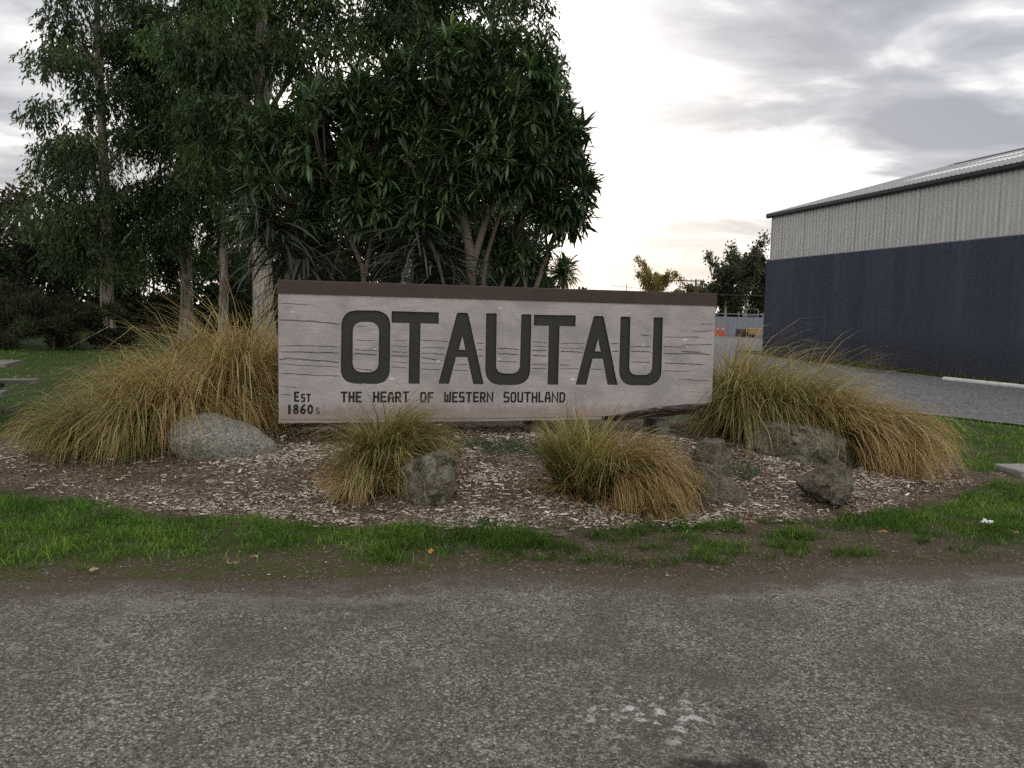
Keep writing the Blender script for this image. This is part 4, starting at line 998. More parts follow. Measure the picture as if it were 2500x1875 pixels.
def ribbed(length, ribs, off=0.0):
    out = []
    for k in range(ribs): out += [(k * .19 + x, y + off) for x, y in RIB[:-1]]
    return out + [(ribs * .19, off)]


def sheet_mesh(ribs, h0, h1):
    pr = ribbed(0, ribs); m = len(pr); V = [(x, y, h0) for x, y in pr] + [(x, y, h1) for x, y in pr] + [(x, y + .004, h0) for x, y in pr] + [(x, y + .004, h1) for x, y in pr]
    F = [(k, k + 1, m + k + 1, m + k) for k in range(m - 1)] + [(2 * m + k + 1, 2 * m + k, 3 * m + k, 3 * m + k + 1) for k in range(m - 1)]
    return mesh_np('cladding_sheet', np.array(V), [np.array(F)], M_clad)


me_s = sheet_mesh(4, 0, HE - HB + .12); x = .18; k = 0
while x < LEN - .8:
    o = link('cladding_sheet', me_s, shed, (x, .09 + .006 * (k % 2), HB + .012)); o.rotation_euler.x = random.uniform(-.002, .002); x += .763; k += 1
a = Acc(); a.box((LEN / 2, .155, HB + .02), (LEN - .1, .2, .036)); a.build('base_flashing', M_flash, shed)
a = Acc(); a.box((.165, .10, (HB + HE) / 2 + .05), (.045, .07, HE - HB)); a.build('corner_flashing', M_flash, shed)
# gable end cladding (far end) and a plain back
RISE = 2.45
for xg in (.2, LEN - .2):
    a = Acc(); a.add([(xg, .2, HB), (xg, SPAN - .2, HB), (xg, SPAN - .2, HE), (xg, SPAN / 2, HE + RISE - .06), (xg, .2, HE)], [(0, 1, 2, 3, 4)]); a.build('gable_cladding', M_clad, shed)
a = Acc(); a.box((LEN / 2, SPAN - .1, (HB + HE) / 2), (LEN - .4, .02, HE - HB)); a.build('rear_cladding', M_clad, shed)
# gutter: open half round
a = Acc(); gp = [(-.13, .07), (-.135, -.03), (-.10, -.075), (-.03, -.085), (.0, -.06), (.0, .06), (.004, .06), (.004, -.064), (-.028, -.09), (-.104, -.08), (-.14, -.032), (-.135, .07)]
m = len(gp); V = [(-.12, .08 + y, HE + z + .04) for y, z in gp] + [(LEN + .1, .08 + y, HE + z + .04) for y, z in gp]; a.add(V, [(k, (k + 1) % m, m + (k + 1) % m, m + k) for k in range(m)] + [tuple(range(m))[::-1], tuple(range(m, 2 * m))]); a.build('gutter', M_gutter, shed)
sl_len = math.hypot(SPAN / 2 + .05, RISE); ang = math.atan2(RISE, SPAN / 2 + .05)
me_front = {}


def roof_piece(t0, t1, mat, key):
    pr = ribbed(0, 4); m = len(pr); V = []
    for t in (t0, t1):
        V += [(x, t * math.cos(ang) + y * math.sin(ang), t * math.sin(ang) - y * math.cos(ang)) for x, y in pr]
    V += [(x, y, z - .004) for x, y, z in V]
    return mesh_np(key, np.array(V), [np.array([(k, k + 1, m + k + 1, m + k) for k in range(m - 1)] + [(2 * m + k + 1, 2 * m + k, 3 * m + k, 3 * m + k + 1) for k in range(m - 1)])], mat)


roof = Acc()
rp_low = roof_piece(0, sl_len, M_roof, 'roof_sheet'); sk = [roof_piece(sl_len * .30, sl_len * .44, M_light, 'skylight_sheet'), roof_piece(sl_len * .60, sl_len * .72, M_light, 'skylight_sheet')]
x = -.1; k = 0
while x < LEN - .6:
    link('roof_sheet', rp_low, shed, (x, -.02, HE + .10 + .003 * (k % 2)))
    if 6 <= k < 36:
        for q, s_ in enumerate(sk):
            if not (q == 1 and k in (14, 15)): link('skylight_sheet', s_, shed, (x, -.02, HE + .116 + .003 * (k % 2)))
    x += .763; k += 1
a = Acc(); a.add([(-.1, SPAN / 2 + .03, HE + RISE + .1), (LEN + .1, SPAN / 2 + .03, HE + RISE + .1), (LEN + .1, SPAN + .1, HE + .06), (-.1, SPAN + .1, HE + .06), (-.1, SPAN / 2 + .03, HE + RISE + .08), (LEN + .1, SPAN / 2 + .03, HE + RISE + .08), (LEN + .1, SPAN + .1, HE + .04), (-.1, SPAN + .1, HE + .04)], [(0, 1, 2, 3), (7, 6, 5, 4)]); a.build('rear_roof', M_roof, shed)
a = Acc(); rg = [(-.22, -.02), (0, .06), (.22, -.02), (0, .045)]
V = [(xx, SPAN / 2 + .02 + y, HE + RISE + .13 + z) for xx in (-.15, LEN + .15) for y, z in rg]; a.add(V, [(k, (k + 1) % 4, 4 + (k + 1) % 4, 4 + k) for k in range(4)]); a.build('ridge_cap', M_roof, shed)
a = Acc(); a.tube([(-.14, -.02, HE + .1), (-.14, SPAN / 2, HE + RISE + .1)], .05, 6); a.build('barge_flashing', M_roof, shed)
# white pole lying along the wall
a = Acc(); P0 = np.array((11.17, 21.15)); P1 = np.array((12.3, 17.4)); a.tube([(P0[0], P0[1], .06), (*(P0 * .5 + P1 * .5), .065), (P1[0], P1[1], .06)], [.055, .062, .06], 10)
o = a.build('white_pole', M_pipe, None, None, True); tag(o, 'white painted pole lying on the grass along the navy wall', 'pole')


# ------------------------------------------------------------------ trees
def tree_skeleton(root, H, r0, lean, limbs, mat, g, k=10, name='trunk', flare=1.5, zmax=None):
    n = 16; t = np.linspace(0, 1, n); z = t * H
    ph = g.uniform(0, 6, 2); P = np.stack([lean[0] * z + .12 * np.sin(z * .35 + ph[0]) * t, lean[1] * z + .12 * np.sin(z * .4 + ph[1]) * t, z - .05], 1)
    R = r0 * (1 - .88 * t) * (1 + (flare - 1) * np.exp(-z / .35)) + .01
    a = Acc(); a.tube(P, R, k); a.build(name, mat, root, None, True)
    tips = []
    for (zz, az, L, el) in limbs:
        b = np.array([np.interp(zz, P[:, 2], P[:, i]) for i in range(3)]); m = 6; s = np.linspace(0, 1, m)
        rr = r0 * (1 - .85 * zz / H) * .42
        Q = b + np.stack([np.cos(az + .3 * s) * L * s, np.sin(az + .3 * s) * L * s, L * (np.tan(el) * s - .12 * s ** 2)], 1)
        a = Acc(); a.tube(Q, rr * (1 - .85 * s) + .004, 6); a.build('limb', mat, root, None, True); tips.append(Q)
    return P, tips


def gum(label, x, y, H, r0, prof, nl, seed, lean=(0, 0), dens=1.0, tint=(1, 1, 1), zlow=3.0):
    """prof(z) -> crown radius"""
    g = rs(seed); root = tag(empty('gum_tree', (x, y, 0)), label, 'tree', 'tall gum trees behind the sign')
    lz = np.sort(g.uniform(zlow, H * .96, nl)); limbs = []
    for k, z in enumerate(lz): limbs.append((z, k * 2.4 + g.uniform(-.5, .5), max(.5, prof(z) * g.uniform(.6, 1.0)), g.uniform(.6, 1.05)))
    P, tips = tree_skeleton(root, H, r0, lean, limbs, M_bark, g)
    cl = []
    for Q in tips:
        for q in range(2):
            s = g.uniform(.55, 1.05); cl.append((np.array([np.interp(s * 5, np.arange(6), Q[:, i]) for i in range(3)]) + g.normal(0, .2, 3), g.uniform(.5, .8)))
    zz = zlow
    while zz < H:
        R_ = prof(zz); m_ = max(1, int(1.9 * R_))
        for q in range(m_):
            a_ = g.uniform(0, 2 * PI); r_ = R_ * g.uniform(.25, 1.0) ** .6; cl.append((np.array((lean[0] * zz + r_ * math.cos(a_), lean[1] * zz + r_ * math.sin(a_), zz + g.normal(0, .3))), g.uniform(.45, 1.05)))
        zz += g.uniform(.42, .85) * (1.0 if zz < 15 else 1.5)
    Ps, Ds, Ls, Cs = [], [], [], []
    for c, rad in cl:
        ns = int(84 * dens * (rad / .6) ** 2 * (1.0 if c[2] < 14.2 else .3)); u = norm(g.normal(size=(ns, 3))) * (g.random(ns) ** .5)[:, None] * rad * np.array((1, 1, .8)); og = c + u
        sd = norm(norm(u) * np.array((.6, .6, .2)) + np.array((0, 0, -1.0)) + g.normal(0, .25, (ns, 3))); cb = g.lognormal(0, .3); warm_ = g.random()
        for j in range(7):
            t = g.uniform(0, .6, ns)[:, None]; Ps.append(og + sd * t); Ds.append(norm(sd + g.normal(0, .5, (ns, 3)) + np.array((0, 0, -.35)))); Ls.append(g.uniform(.13, .26, ns))
            b = g.lognormal(0, .3, ns)[:, None] * cb; Cs.append((np.array((.042, .074, .030)) * (1 - .5 * warm_) + np.array((.08, .105, .030)) * .5 * warm_) * b * np.array(tint))
    Pq, Dq, Lq, Cq = map(np.concatenate, (Ps, Ds, Ls, Cs))
    V, F, K = leaf_quads(Pq, Dq, Lq, .29, Cq, g)
    tag(link('crown', mesh_np('crown', V, [F], M_leaf, K), root), kind='stuff'); return root


pf = lambda *kv: (lambda z: float(np.interp(z, [k for k, v in kv], [v for k, v in kv])))
gum('leftmost tall gum tree with a pale trunk and wide open crown', -16.33, 33, 18.5, .26, pf((2.5, 1.7), (5, 2.7), (8, 2.7), (11, 2.2), (14, 1.6), (18, .7)), 18, 201, zlow=2.9, dens=.62)
gum('second gum tree from the left with a brown streaked trunk', -14.31, 36, 20, .27, pf((2.5, 1.4), (5, 2.1), (9, 2.2), (14, 2.3), (20, .8)), 18, 202, dens=.62, zlow=4.4)
gum('slender gum tree with a pale thin trunk between two thicker ones', -12.0, 34, 18, .19, pf((3, 1.4), (8, 2.0), (14, 2.2), (20, .8)), 14, 203, (.01, 0), zlow=4.6, dens=.62)
gum('thick trunked gum tree just left of the sign', -7.89, 26, 17, .34, pf((3.5, 1.2), (5, 2.1), (7, 2.7), (11, 2.9), (17, 1)), 18, 204, (-.01, 0), tint=(1.05, 1.05, .95), zlow=4.6, dens=.85)
gum('gum tree rising behind the middle of the broad leaved trees', -3.9, 30, 18, .25, pf((5, 1.8), (7, 2.5), (11, 2.3), (13.5, 2.3), (18, 1)), 14, 205, (.004, 0), zlow=5.0, dens=.8)
gum('gum tree rising behind the right of the broad leaved trees', -1.1, 32, 18, .25, pf((4, 1.6), (7, 2.6), (10, 2.8), (13, 2.0), (18, 1)), 14, 206, zlow=3.5, dens=.8)


def bushy(name, label, cat, x, y, H, R, seed, col, n=7000, leaf=.16, wr=.5, mat=M_darkbark, z0=.3, up=0.0, group=None, pts=13, nb=5, shape=1.0):
    g = rs(seed); root = tag(empty(name, (x, y, 0)), label, cat, group)
    limbs = [(g.uniform(.15, .6) * H, k * 2.4, R * .8, g.uniform(.4, .9)) for k in range(nb)]
    tree_skeleton(root, H * .9, max(.03, H * .018), (0, 0), limbs, mat, g, 7)
    m = pts + int(R * 4); zz = g.uniform(z0, H * .93, m); rr = R * np.sin(np.clip((zz / H) * .85 + .15, 0, 1) * PI) ** .55 * g.uniform(.35, 1.0, m); a = g.uniform(0, 2 * PI, m)
    Cc = np.stack([rr * np.cos(a), rr * np.sin(a), zz], 1); rad = g.uniform(.22, .42, m) * min(R, H * .5); k = g.integers(0, m, n)
    u = norm(g.normal(size=(n, 3))) * (g.random(n) ** .45)[:, None]; Pq = Cc[k] + u * rad[k][:, None]; Pq[:, 2] = np.maximum(Pq[:, 2], .02)
    D = norm(u * .6 + g.normal(0, .6, (n, 3)) + np.array((0, 0, up))); cb = g.lognormal(0, .25, m)[k][:, None]
    V, F, K = leaf_quads(Pq, D, g.uniform(.6, 1.4, n) * leaf, wr, np.array(col) * cb * g.lognormal(0, .3, n)[:, None], g)
    tag(link('crown', mesh_np('crown', V, [F], M_leaf, K), root), kind='stuff'); return root


BK = 'bushy trees closing the view behind the gums'
bl = [(-17.2, 49, 4.6, 2.4, (.030, .042, .022), 'low dark tree closing the gap behind the second gum'), (-27.5, 46, 7.6, 3.0, (.050, .038, .026), 'reddish leaved tree at the far left edge'), (-25, 41, 5.6, 2.8, (.035, .048, .022), 'dark bush below the reddish tree at the left edge'),
      (-22.4, 45, 6.2, 3.0, (.030, .045, .024), 'dark green bushy tree left of the leftmost gum'), (-19.3, 44, 5.4, 2.8, (.030, .045, .020), 'dark bushy tree directly behind the leftmost gum trunk'),
      (-14.8, 47, 4.8, 2.7, (.026, .040, .020), 'dark bushy tree between the first two gum trunks'), (-11.7, 44, 5.6, 2.6, (.030, .045, .020), 'dark bushy tree behind the slender gum'),
      (-8.6, 40, 5.6, 2.6, (.035, .050, .020), 'bushy tree right behind the thick trunked gum'), (-5.6, 36, 5.8, 2.7, (.022, .034, .018), 'shadowy tree behind the left of the sign'), (-3.0, 34, 5.2, 2.4, (.022, .036, .020), 'shadowy tree behind the middle of the sign'), (-0.9, 33, 4.0, 1.9, (.022, .038, .022), 'shadowy tree behind the right stems')]  # shadowy trees: dark fill, leaf colour lowered to make a shaded interior
for k, (x, y, H, R, c, lab) in enumerate(bl): bushy('bushy_tree', lab, 'tree', x, y, H, R, 300 + k, c, 6000, .33, .5, group=BK, z0=.15)
for k, (x, y, H, R, lab) in enumerate([(-14.6, 26, 1.6, 1.0, 'broom bush in the middle of the row behind the picnic table'), (-16.2, 26.5, 1.8, 1.2, 'broom bush in the row at the left edge of the lawn'), (-13.6, 27.5, 1.5, .8, 'broom bush just left of the leftmost gum trunk'), (-17.9, 28.5, 2.0, 1.3, 'broom bush at the very left edge behind the picnic table'), (-16.6, 39, 1.9, 1.3, 'broom bush below the second gum'), (-13.0, 39, 2.8, 1.2, 'leafy bush beside the thick gum trunk')]):
    bushy('broom_bush', lab, 'bush', x, y, H, R, 330 + k, (.035, .044, .020) if k < 5 else (.05, .065, .025), 7000, .22, .12, z0=.1, up=1.0, group='low bushes along the far edge of the lawn', nb=3)

# lancewoods
LW = 'broad leaved lancewood trees behind the sign'


def strap(L, W, droop, seg=3):
    """one leathery leaf along +x, folded on its midrib, drooping to -z"""
    P = np.zeros(3); V = []; 
    for k in range(seg + 1):
        t = k / seg; ww = W * (np.interp(t, [0, .15, .7, 1], [.25, .75, 1, .06])); V += [P + (0, -ww / 2, .12 * ww), P + (0, 0, -.12 * ww), P + (0, ww / 2, .12 * ww)]
        a = -droop * (t ** 1.2); P = P + np.array((math.cos(a), 0, math.sin(a))) * L / seg
    F = [(3 * k + j, 3 * k + j + 1, 3 * k + j + 4, 3 * k + j + 3) for k in range(seg) for j in range(2)]
    return np.array(V), np.array(F)


SH = [strap(1, .14, d) for d in (.15, .5, .9)]
FL = [(v.reshape(-1, 3, 3)[:, [0, 2]].reshape(-1, 3), np.array([(2 * k, 2 * k + 1, 2 * k + 3, 2 * k + 2) for k in range(3)])) for v, f_ in SH]
LONG = [strap(1, .042, d, 5) for d in (.9, 1.3)]


def frame(D, g):
    n = len(D); up = np.array((0, 0, 1.0)) + g.normal(0, .25, (n, 3)); Y = norm(np.cross(up, D)); return np.stack([D, Y, np.cross(D, Y)], -1)


LEAFME = {}


def leaf_col(g, n, dark=1.0):
    t = g.random(n)[:, None]; return (np.array((.028, .056, .026)) * (1 - t) + np.array((.085, .13, .045)) * t) * g.lognormal(0, .25, n)[:, None] * dark


def lancewood(label, x, y, stems, ells, nros, seed, long_tops=(), nobj=150, zb=.2):
    """stems: list of polylines (local); ells: crown ellipsoids (cx,cy,cz,rx,ry,rz,weight); long_tops: (x,y,z,n,L) hanging juvenile heads"""
    g = rs(seed); root = tag(empty('lancewood', (x, y, zb)), label, 'tree', LW)
    for k, (P, r) in enumerate(stems):
        P = np.array(P, float); t = np.linspace(0, 1, len(P)); tt = np.linspace(0, 1, 9); Q = np.stack([np.interp(tt, t, P[:, i]) for i in range(3)], 1) + np.stack([.03 * np.sin(tt * 7 + k), .03 * np.cos(tt * 6 + k), 0 * tt], 1) * tt[:, None]
        a = Acc(); a.tube(Q, r * (1 - .55 * tt), 9); a.build('trunk' if k == 0 else 'stem', M_stem, root, None, True)
    tops = [np.array(s[0][-1]) for s in stems]; w = np.array([e[6] for e in ells], float); w /= w.sum(); ros = []
    for q in range(int(nros * 1.55)):
        e = ells[g.choice(len(ells), p=w)]; u = norm(g.normal(size=3)); u *= g.uniform(.55, 1.0) ** .6
        if u[2] < 0: u[2] *= .8
        ros.append((np.array(e[:3]) + u * np.array(e[3:6]), u))
    # twigs
    a = Acc()
    for c, u in ros[::3]:
        t0 = tops[int(np.argmin([np.linalg.norm(tp - c) for tp in tops]))]; mid = (t0 + c) / 2 + np.array((0, 0, -.12)); a.tube([t0, mid, c], [.022, .014, .008], 5, False)
    a.build('branches', M_stem, root, None, True)
    O, D, L, S, TN = [], [], [], [], []
    for c, u in ros:
        n = int(g.integers(20, 32)); ax = norm(u * np.array((.8, .8, .5)) + np.array((0, 0, .55)) + g.normal(0, .2, 3)); az = g.uniform(0, 2 * PI, n); el = g.uniform(-.55, 1.15, n)
        b1 = norm(np.cross(ax, (.3, .9, .1))); b2 = np.cross(ax, b1)
        O.append(c - ax * g.uniform(0, .12, n)[:, None]); D.append(norm(np.cos(el)[:, None] * (np.cos(az)[:, None] * b1 + np.sin(az)[:, None] * b2) + np.sin(el)[:, None] * ax)); L.append(g.uniform(.17, .37, n)); S.append(g.integers(0, 3, n)); TN.append(np.full(n, g.lognormal(0, .35)))
    O, D, L, S, TN = map(np.concatenate, (O, D, L, S, TN)); Rm = frame(D, g); n = len(O)
    # the leaves nearest the viewer's side of the crown become objects of their own
    key = O[:, 1] - .25 * np.abs(D[:, 0]) + g.normal(0, .12, n); own = np.zeros(n, bool); own[np.argsort(key)[:nobj]] = True
    Vs, Fs, Ks, b = [], [], [], 0
    for s in range(3):
        k = (S == s) & ~own; v, f_ = FL[s]; m = int(k.sum())
        if not m: continue
        W_ = np.einsum('nij,vj->nvi', Rm[k], v) * L[k][:, None, None] + O[k][:, None]; Vs.append(W_.reshape(-1, 3)); Fs.append((np.arange(m)[:, None, None] * len(v) + f_[None]).reshape(-1, 4) + b); Ks.append(np.repeat(leaf_col(g, m) * TN[k][:, None], len(v), 0)); b += m * len(v)
    for (lx, ly, lz, ln, LL) in long_tops:
        az = g.uniform(0, 2 * PI, ln); el = g.uniform(-.5, .5, ln); dd = np.stack([np.cos(az) * np.cos(el), np.sin(az) * np.cos(el), np.sin(el)], 1); R2 = frame(dd, g); l2 = g.uniform(.6, 1.25, ln) * LL; oo = np.array((lx, ly, lz)) + np.stack([0 * az, 0 * az, g.uniform(-.5, .1, ln)], 1); s2 = g.integers(0, 2, ln)
        for s in range(2):
            k = s2 == s; v, f_ = LONG[s]; m = int(k.sum()); W_ = np.einsum('nij,vj->nvi', R2[k], v) * l2[k][:, None, None] + oo[k][:, None]
            Vs.append(W_.reshape(-1, 3)); Fs.append((np.arange(m)[:, None, None] * len(v) + f_[None]).reshape(-1, 4) + b); Ks.append(np.repeat(np.array((.055, .062, .048)) * g.lognormal(0, .25, m)[:, None], len(v), 0)); b += m * len(v)
    tag(link('foliage', mesh_np('foliage', np.concatenate(Vs), [np.concatenate(Fs)], M_glossleaf, np.concatenate(Ks), True), root), kind='stuff')
    for i_ in np.where(own)[0]:
        kk = (int(S[i_]), int(g.integers(0, 5)))
        if kk not in LEAFME:
            v, f_ = SH[kk[0]]; LEAFME[kk] = mesh_np('leaf', v, [f_], M_glossleaf, np.repeat(leaf_col(rs(kk[0] * 7 + kk[1]), 1, 1.25), len(v), 0), True)
        o = link('leaf', LEAFME[kk], root); M4 = Matrix(Rm[i_].tolist()).to_4x4(); o.matrix_local = Matrix.Translation(O[i_].tolist()) @ M4 @ Matrix.Scale(float(L[i_]), 4)
    return root


# local heights: base sits at z 0.2; crown centres follow the photograph's clumps, 12 to 13.5 m away
lancewood('spreading lancewood at the left with fine hanging lower leaves', -3.25, 12.9, [([(0, 0, 0), (.05, 0, 1.6), (-.15, 0, 2.9)], .07), ([(.05, 0, .8), (.5, .1, 2.2), (.6, .1, 3.2)], .045)],
          [(-.4, 0, 3.2, .78, .7, 1.25, 3), (.3, .1, 3.9, .75, .6, .9, 2.2)], 150, 401, [(-.25, -.5, 2.55, 90, .95), (.1, -.5, 2.1, 80, 1.0), (-.55, -.3, 2.9, 60, .85)])
lancewood('forked lancewood rising from behind the letter T', -2.24, 12.5, [([(0, 0, 0), (-.02, 0, 1.9), (-.35, 0, 2.7), (-.6, 0, 3.3)], .055), ([(-.02, 0, 1.85), (.1, .1, 2.7), (.1, .1, 3.6)], .04)],
          [(-.3, 0, 3.8, .9, .7, 1.1, 3), (.35, 0, 4.3, .65, .6, .85, 2), (.15, -.25, 3.0, .6, .4, .6, 1.4)], 150, 402)
lancewood('young lancewood with long drooping strap leaves at the sign middle', -1.35, 12.2, [([(0, 0, 0), (0, 0, 1.7), (.02, 0, 3.0)], .05)],
          [(.0, .1, 3.55, .6, .5, .8, 2), (.1, 0, 2.9, .55, .4, .5, 1)], 60, 403, [(.0, -.1, 2.35, 110, 1.05), (.22, -.2, 2.1, 80, .95), (-.15, -.1, 2.75, 60, .8)])
lancewood('tallest lancewood with the thick pale trunk', -.67, 12.4, [([(0, 0, 0), (.02, 0, 2.1), (-.2, 0, 3.2), (-.3, 0, 4.4)], .10), ([(.02, 0, 2.0), (.35, .1, 3.2), (.4, .1, 4.4)], .06), ([(.0, .15, 0), (.25, .2, 2.2), (.55, .2, 3.4)], .05)],
          [(-.35, .1, 4.75, .95, .8, .85, 3), (.5, .1, 4.55, .9, .8, .95, 3), (.1, -.35, 3.55, .8, .5, .8, 2.2), (.6, -.3, 3.6, .6, .5, .6, 1.6)], 210, 404, nobj=200)
lancewood('slim lancewood stem leaning right beside the thick trunk', -.33, 12.9, [([(0, 0, 0), (.15, 0, 1.8), (.6, 0, 3.3)], .05), ([(.1, .1, 0), (.3, .1, 1.6), (.5, .1, 2.6)], .035)],
          [(.7, 0, 4.0, .75, .7, .95, 2), (.35, 0, 2.2, .4, .4, .35, .4)], 95, 405)
lancewood('rightmost lancewood fanning out over the sign', .0, 12.7, [([(0, 0, 0), (.1, 0, 1.0), (.5, 0, 2.2), (.75, 0, 3.0)], .06), ([(.05, 0, .7), (.2, .1, 1.9), (.35, .1, 3.0)], .04)],
          [(.75, 0, 3.1, .52, .6, .62, 2), (.5, 0, 3.8, .55, .6, .6, 1.6), (.55, .1, 2.2, .35, .4, .3, .3)], 82, 406)
lancewood('shaded lancewood filling the gap at the back of the group', -1.3, 13.7, [([(0, 0, 0), (0, 0, 2.4), (.1, 0, 3.6)], .06)],
          [(-.6, 0, 3.4, 1.2, .6, 1.5, 2), (.6, 0, 3.2, 1.1, .6, 1.4, 2), (-1.5, 0, 2.4, 1.0, .5, 1.1, 1.2)], 150, 407, nobj=40)

# conifer and cabbage tree at the right of the group
g = rs(500); con = tag(empty('conifer', (.2, 28.5, 0)), 'dark conifer with layered boughs behind the rightmost stems', 'tree')
a = Acc(); a.tube([(0, 0, -.05), (0, 0, 2.5), (0, 0, 4.9)], [.14, .09, .02], 8); a.build('trunk', M_darkbark, con, None, True)
Ps, Ds, Ls, Cs = [], [], [], []
for q in range(120):
    z = g.uniform(.3, 4.8); az = g.uniform(0, 2 * PI); Lb = 2.0 * (1 - z / 5.2) ** .8 + .15; m = int(90 * Lb); s = g.random(m) ** .7
    p = np.stack([np.cos(az) * Lb * s, np.sin(az) * Lb * s, z + Lb * (.22 * s - .35 * s ** 2)], 1) + g.normal(0, .09, (m, 3)) * np.array((1, 1, .5)); Ps.append(p); Ds.append(norm(np.array((np.cos(az), np.sin(az), -.15)) + g.normal(0, .5, (m, 3)))); Ls.append(g.uniform(.1, .22, m)); Cs.append(np.array((.018, .034, .022)) * g.lognormal(0, .35, m)[:, None])
V, F, K = leaf_quads(np.concatenate(Ps), np.concatenate(Ds), np.concatenate(Ls), .3, np.concatenate(Cs), g); tag(link('boughs', mesh_np('boughs', V, [F], M_leaf, K), con), kind='stuff')
cab = tag(empty('cabbage_tree', (1.88, 32, 0)), 'small cabbage tree with a spiky round head right of the conifer', 'tree')
a = Acc(); a.tube([(0, 0, -.05), (.05, 0, 1.4), (0, 0, 2.95)], [.13, .09, .08], 9); a.build('trunk', M_stem, cab, None, True)
Vs, Fs, Ks, b = [], [], [], 0
for q in range(420):
    u = norm(g.normal(size=3) + np.array((0, 0, .35))); v, f_ = strap(1, .05, .5 if u[2] > 0 else .9, 4); R2 = frame(u[None], g)[0]; l2 = g.uniform(.6, .95)
    Vs.append(v @ R2.T * l2 + np.array((0, 0, 3.0))); Fs.append(f_ + b); b += len(v); Ks.append(np.repeat((np.array((.035, .055, .022)) if u[2] > -.3 else np.array((.12, .10, .05)))[None] * g.lognormal(0, .3), len(v), 0))
tag(link('leaf_head', mesh_np('leaf_head', np.concatenate(Vs), [np.concatenate(Fs)], M_glossleaf, np.concatenate(Ks)), cab), kind='stuff')
bushy('shrub', 'small leafy shrub at the foot of the cabbage tree', 'bush', 2.35, 33, 2.6, .75, 510, (.04, .055, .025), 2600, .16)


# far trees beyond the yard
def birch(label, x, y, H, R, seed, col, lean=.0, zlow=2.2, n=10000, name='birch_tree', group='far trees beyond the yard fence', leaf=.3):
    g = rs(seed); root = tag(empty(name, (x, y, 0)), label, 'tree', group)
    limbs = [(g.uniform(zlow, H * .85), k * 2.4 + g.uniform(-.4, .4), R * g.uniform(.35, 1.0), g.uniform(.3, 1.0)) for k in range(20)]
    P, tips = tree_skeleton(root, H * .97, H * .022, (lean, 0), limbs, M_birch, g, 8)
    C_ = np.concatenate([Q[2:] for Q in tips] + [P[9:]]); k = g.integers(0, len(C_), n); rad = g.uniform(.25, .6, len(C_)) * R * .5
    u = norm(g.normal(size=(n, 3))) * (g.random(n) ** .6)[:, None]; Pq = C_[k] + u * rad[k][:, None] * np.array((1, 1, 1.15)); Pq[:, 2] -= g.exponential(.25, n)
    D = norm(g.normal(0, .5, (n, 3)) + np.array((0, 0, -.8))); V, F, K = leaf_quads(Pq, D, g.uniform(.5, 1.3, n) * leaf, .45, np.array(col) * g.lognormal(0, .3, n)[:, None] * g.lognormal(0, .3, len(C_))[k][:, None], g)
    tag(link('crown', mesh_np('crown', V, [F], M_leaf, K), root), kind='stuff')


birch('birch with a crooked white trunk next to the sign corner', 19.35, 75, 6.3, 2.4, 601, (.05, .055, .03))
birch('taller birch against the end of the shed', 21.7, 77, 7.4, 2.5, 602, (.055, .055, .03), zlow=2.4)
birch('birch half hidden behind the shed corner', 24.6, 78, 6.9, 2.4, 603, (.05, .05, .026))
birch('yellow autumn tree standing alone on the skyline', 18.9, 110, 6.7, 2.7, 604, (.22, .16, .05), n=9000, name='autumn_tree', leaf=.34, zlow=2.8)
birch('small golden tree left of the power pole', 22.6, 118, 4.8, 2.0, 605, (.16, .12, .045), n=5000, name='autumn_tree', leaf=.34, zlow=1.8)
birch('olive tree right of the power pole', 24.6, 112, 5.5, 2.3, 606, (.12, .10, .04), n=6000, name='autumn_tree', leaf=.34, zlow=2)
for k, (x, y, H, R, lab) in enumerate([(20.2, 84, 3.6, 3.0, 'dark hedge tree behind the crooked birch'), (24.0, 84, 3.7, 3.0, 'dark hedge tree behind the taller birch'), (28.0, 86, 3.6, 3.0, 'dark hedge tree beyond the shed corner'), (13.5, 112, 3.4, 2.6, 'low dark tree on the skyline left of the autumn tree'), (9.0, 115, 2.4, 2.6, 'low shrub tree on the skyline above the sign middle')]):
    bushy('hedge_tree', lab, 'tree', x, y, H, R, 620 + k, (.030, .036, .020), 3600, .40, .5, group='far hedge trees beyond the yard', z0=.1)
# power pole
M_pole = simple('old_pole', (.06, .05, .045), (.12, .105, .09), 5, .85, .2)
pp = tag(empty('power_pole', (22.0, 100, 0)), 'power pole with a short crossarm on the skyline', 'pole'); a = Acc(); a.tube([(0, 0, 0), (0, 0, 5.75)], [.16, .11], 8); a.build('post', M_pole, pp)
a = Acc(); a.box((-.15, -.12, 5.5), (2.4, .12, .14)); a.build('crossarm', M_pole, pp)
for x in (-1.2, -.6, .3, .9): a = Acc(); a.tube([(x, -.12, 5.57), (x, -.12, 5.8)], [.05, .03], 6); a.build('insulator', M_pole, pp)
pp = tag(empty('marker_post', (13.6, 100, 0)), 'thin bare post on the skyline above the sign', 'post'); a = Acc(); a.tube([(0, 0, 0), (0, 0, 4.9)], [.07, .05], 6); a.build('post', M_pole, pp)
t = np.linspace(0, 1, 14)
for k, (z0, z1, yy) in enumerate([(3.75, 3.6, 68), (2.3, 1.95, 68.5)]):
    a = Acc(); a.tube(np.stack([8 + 20 * t, 0 * t + yy, z0 + (z1 - z0) * t - .5 * np.sin(PI * t)], 1), .018, 5, False); tag(a.build('overhead_wire', M_pole), ['upper', 'lower'][k] + ' thin wire strung across the far birches', 'wire', 'wires across the yard')

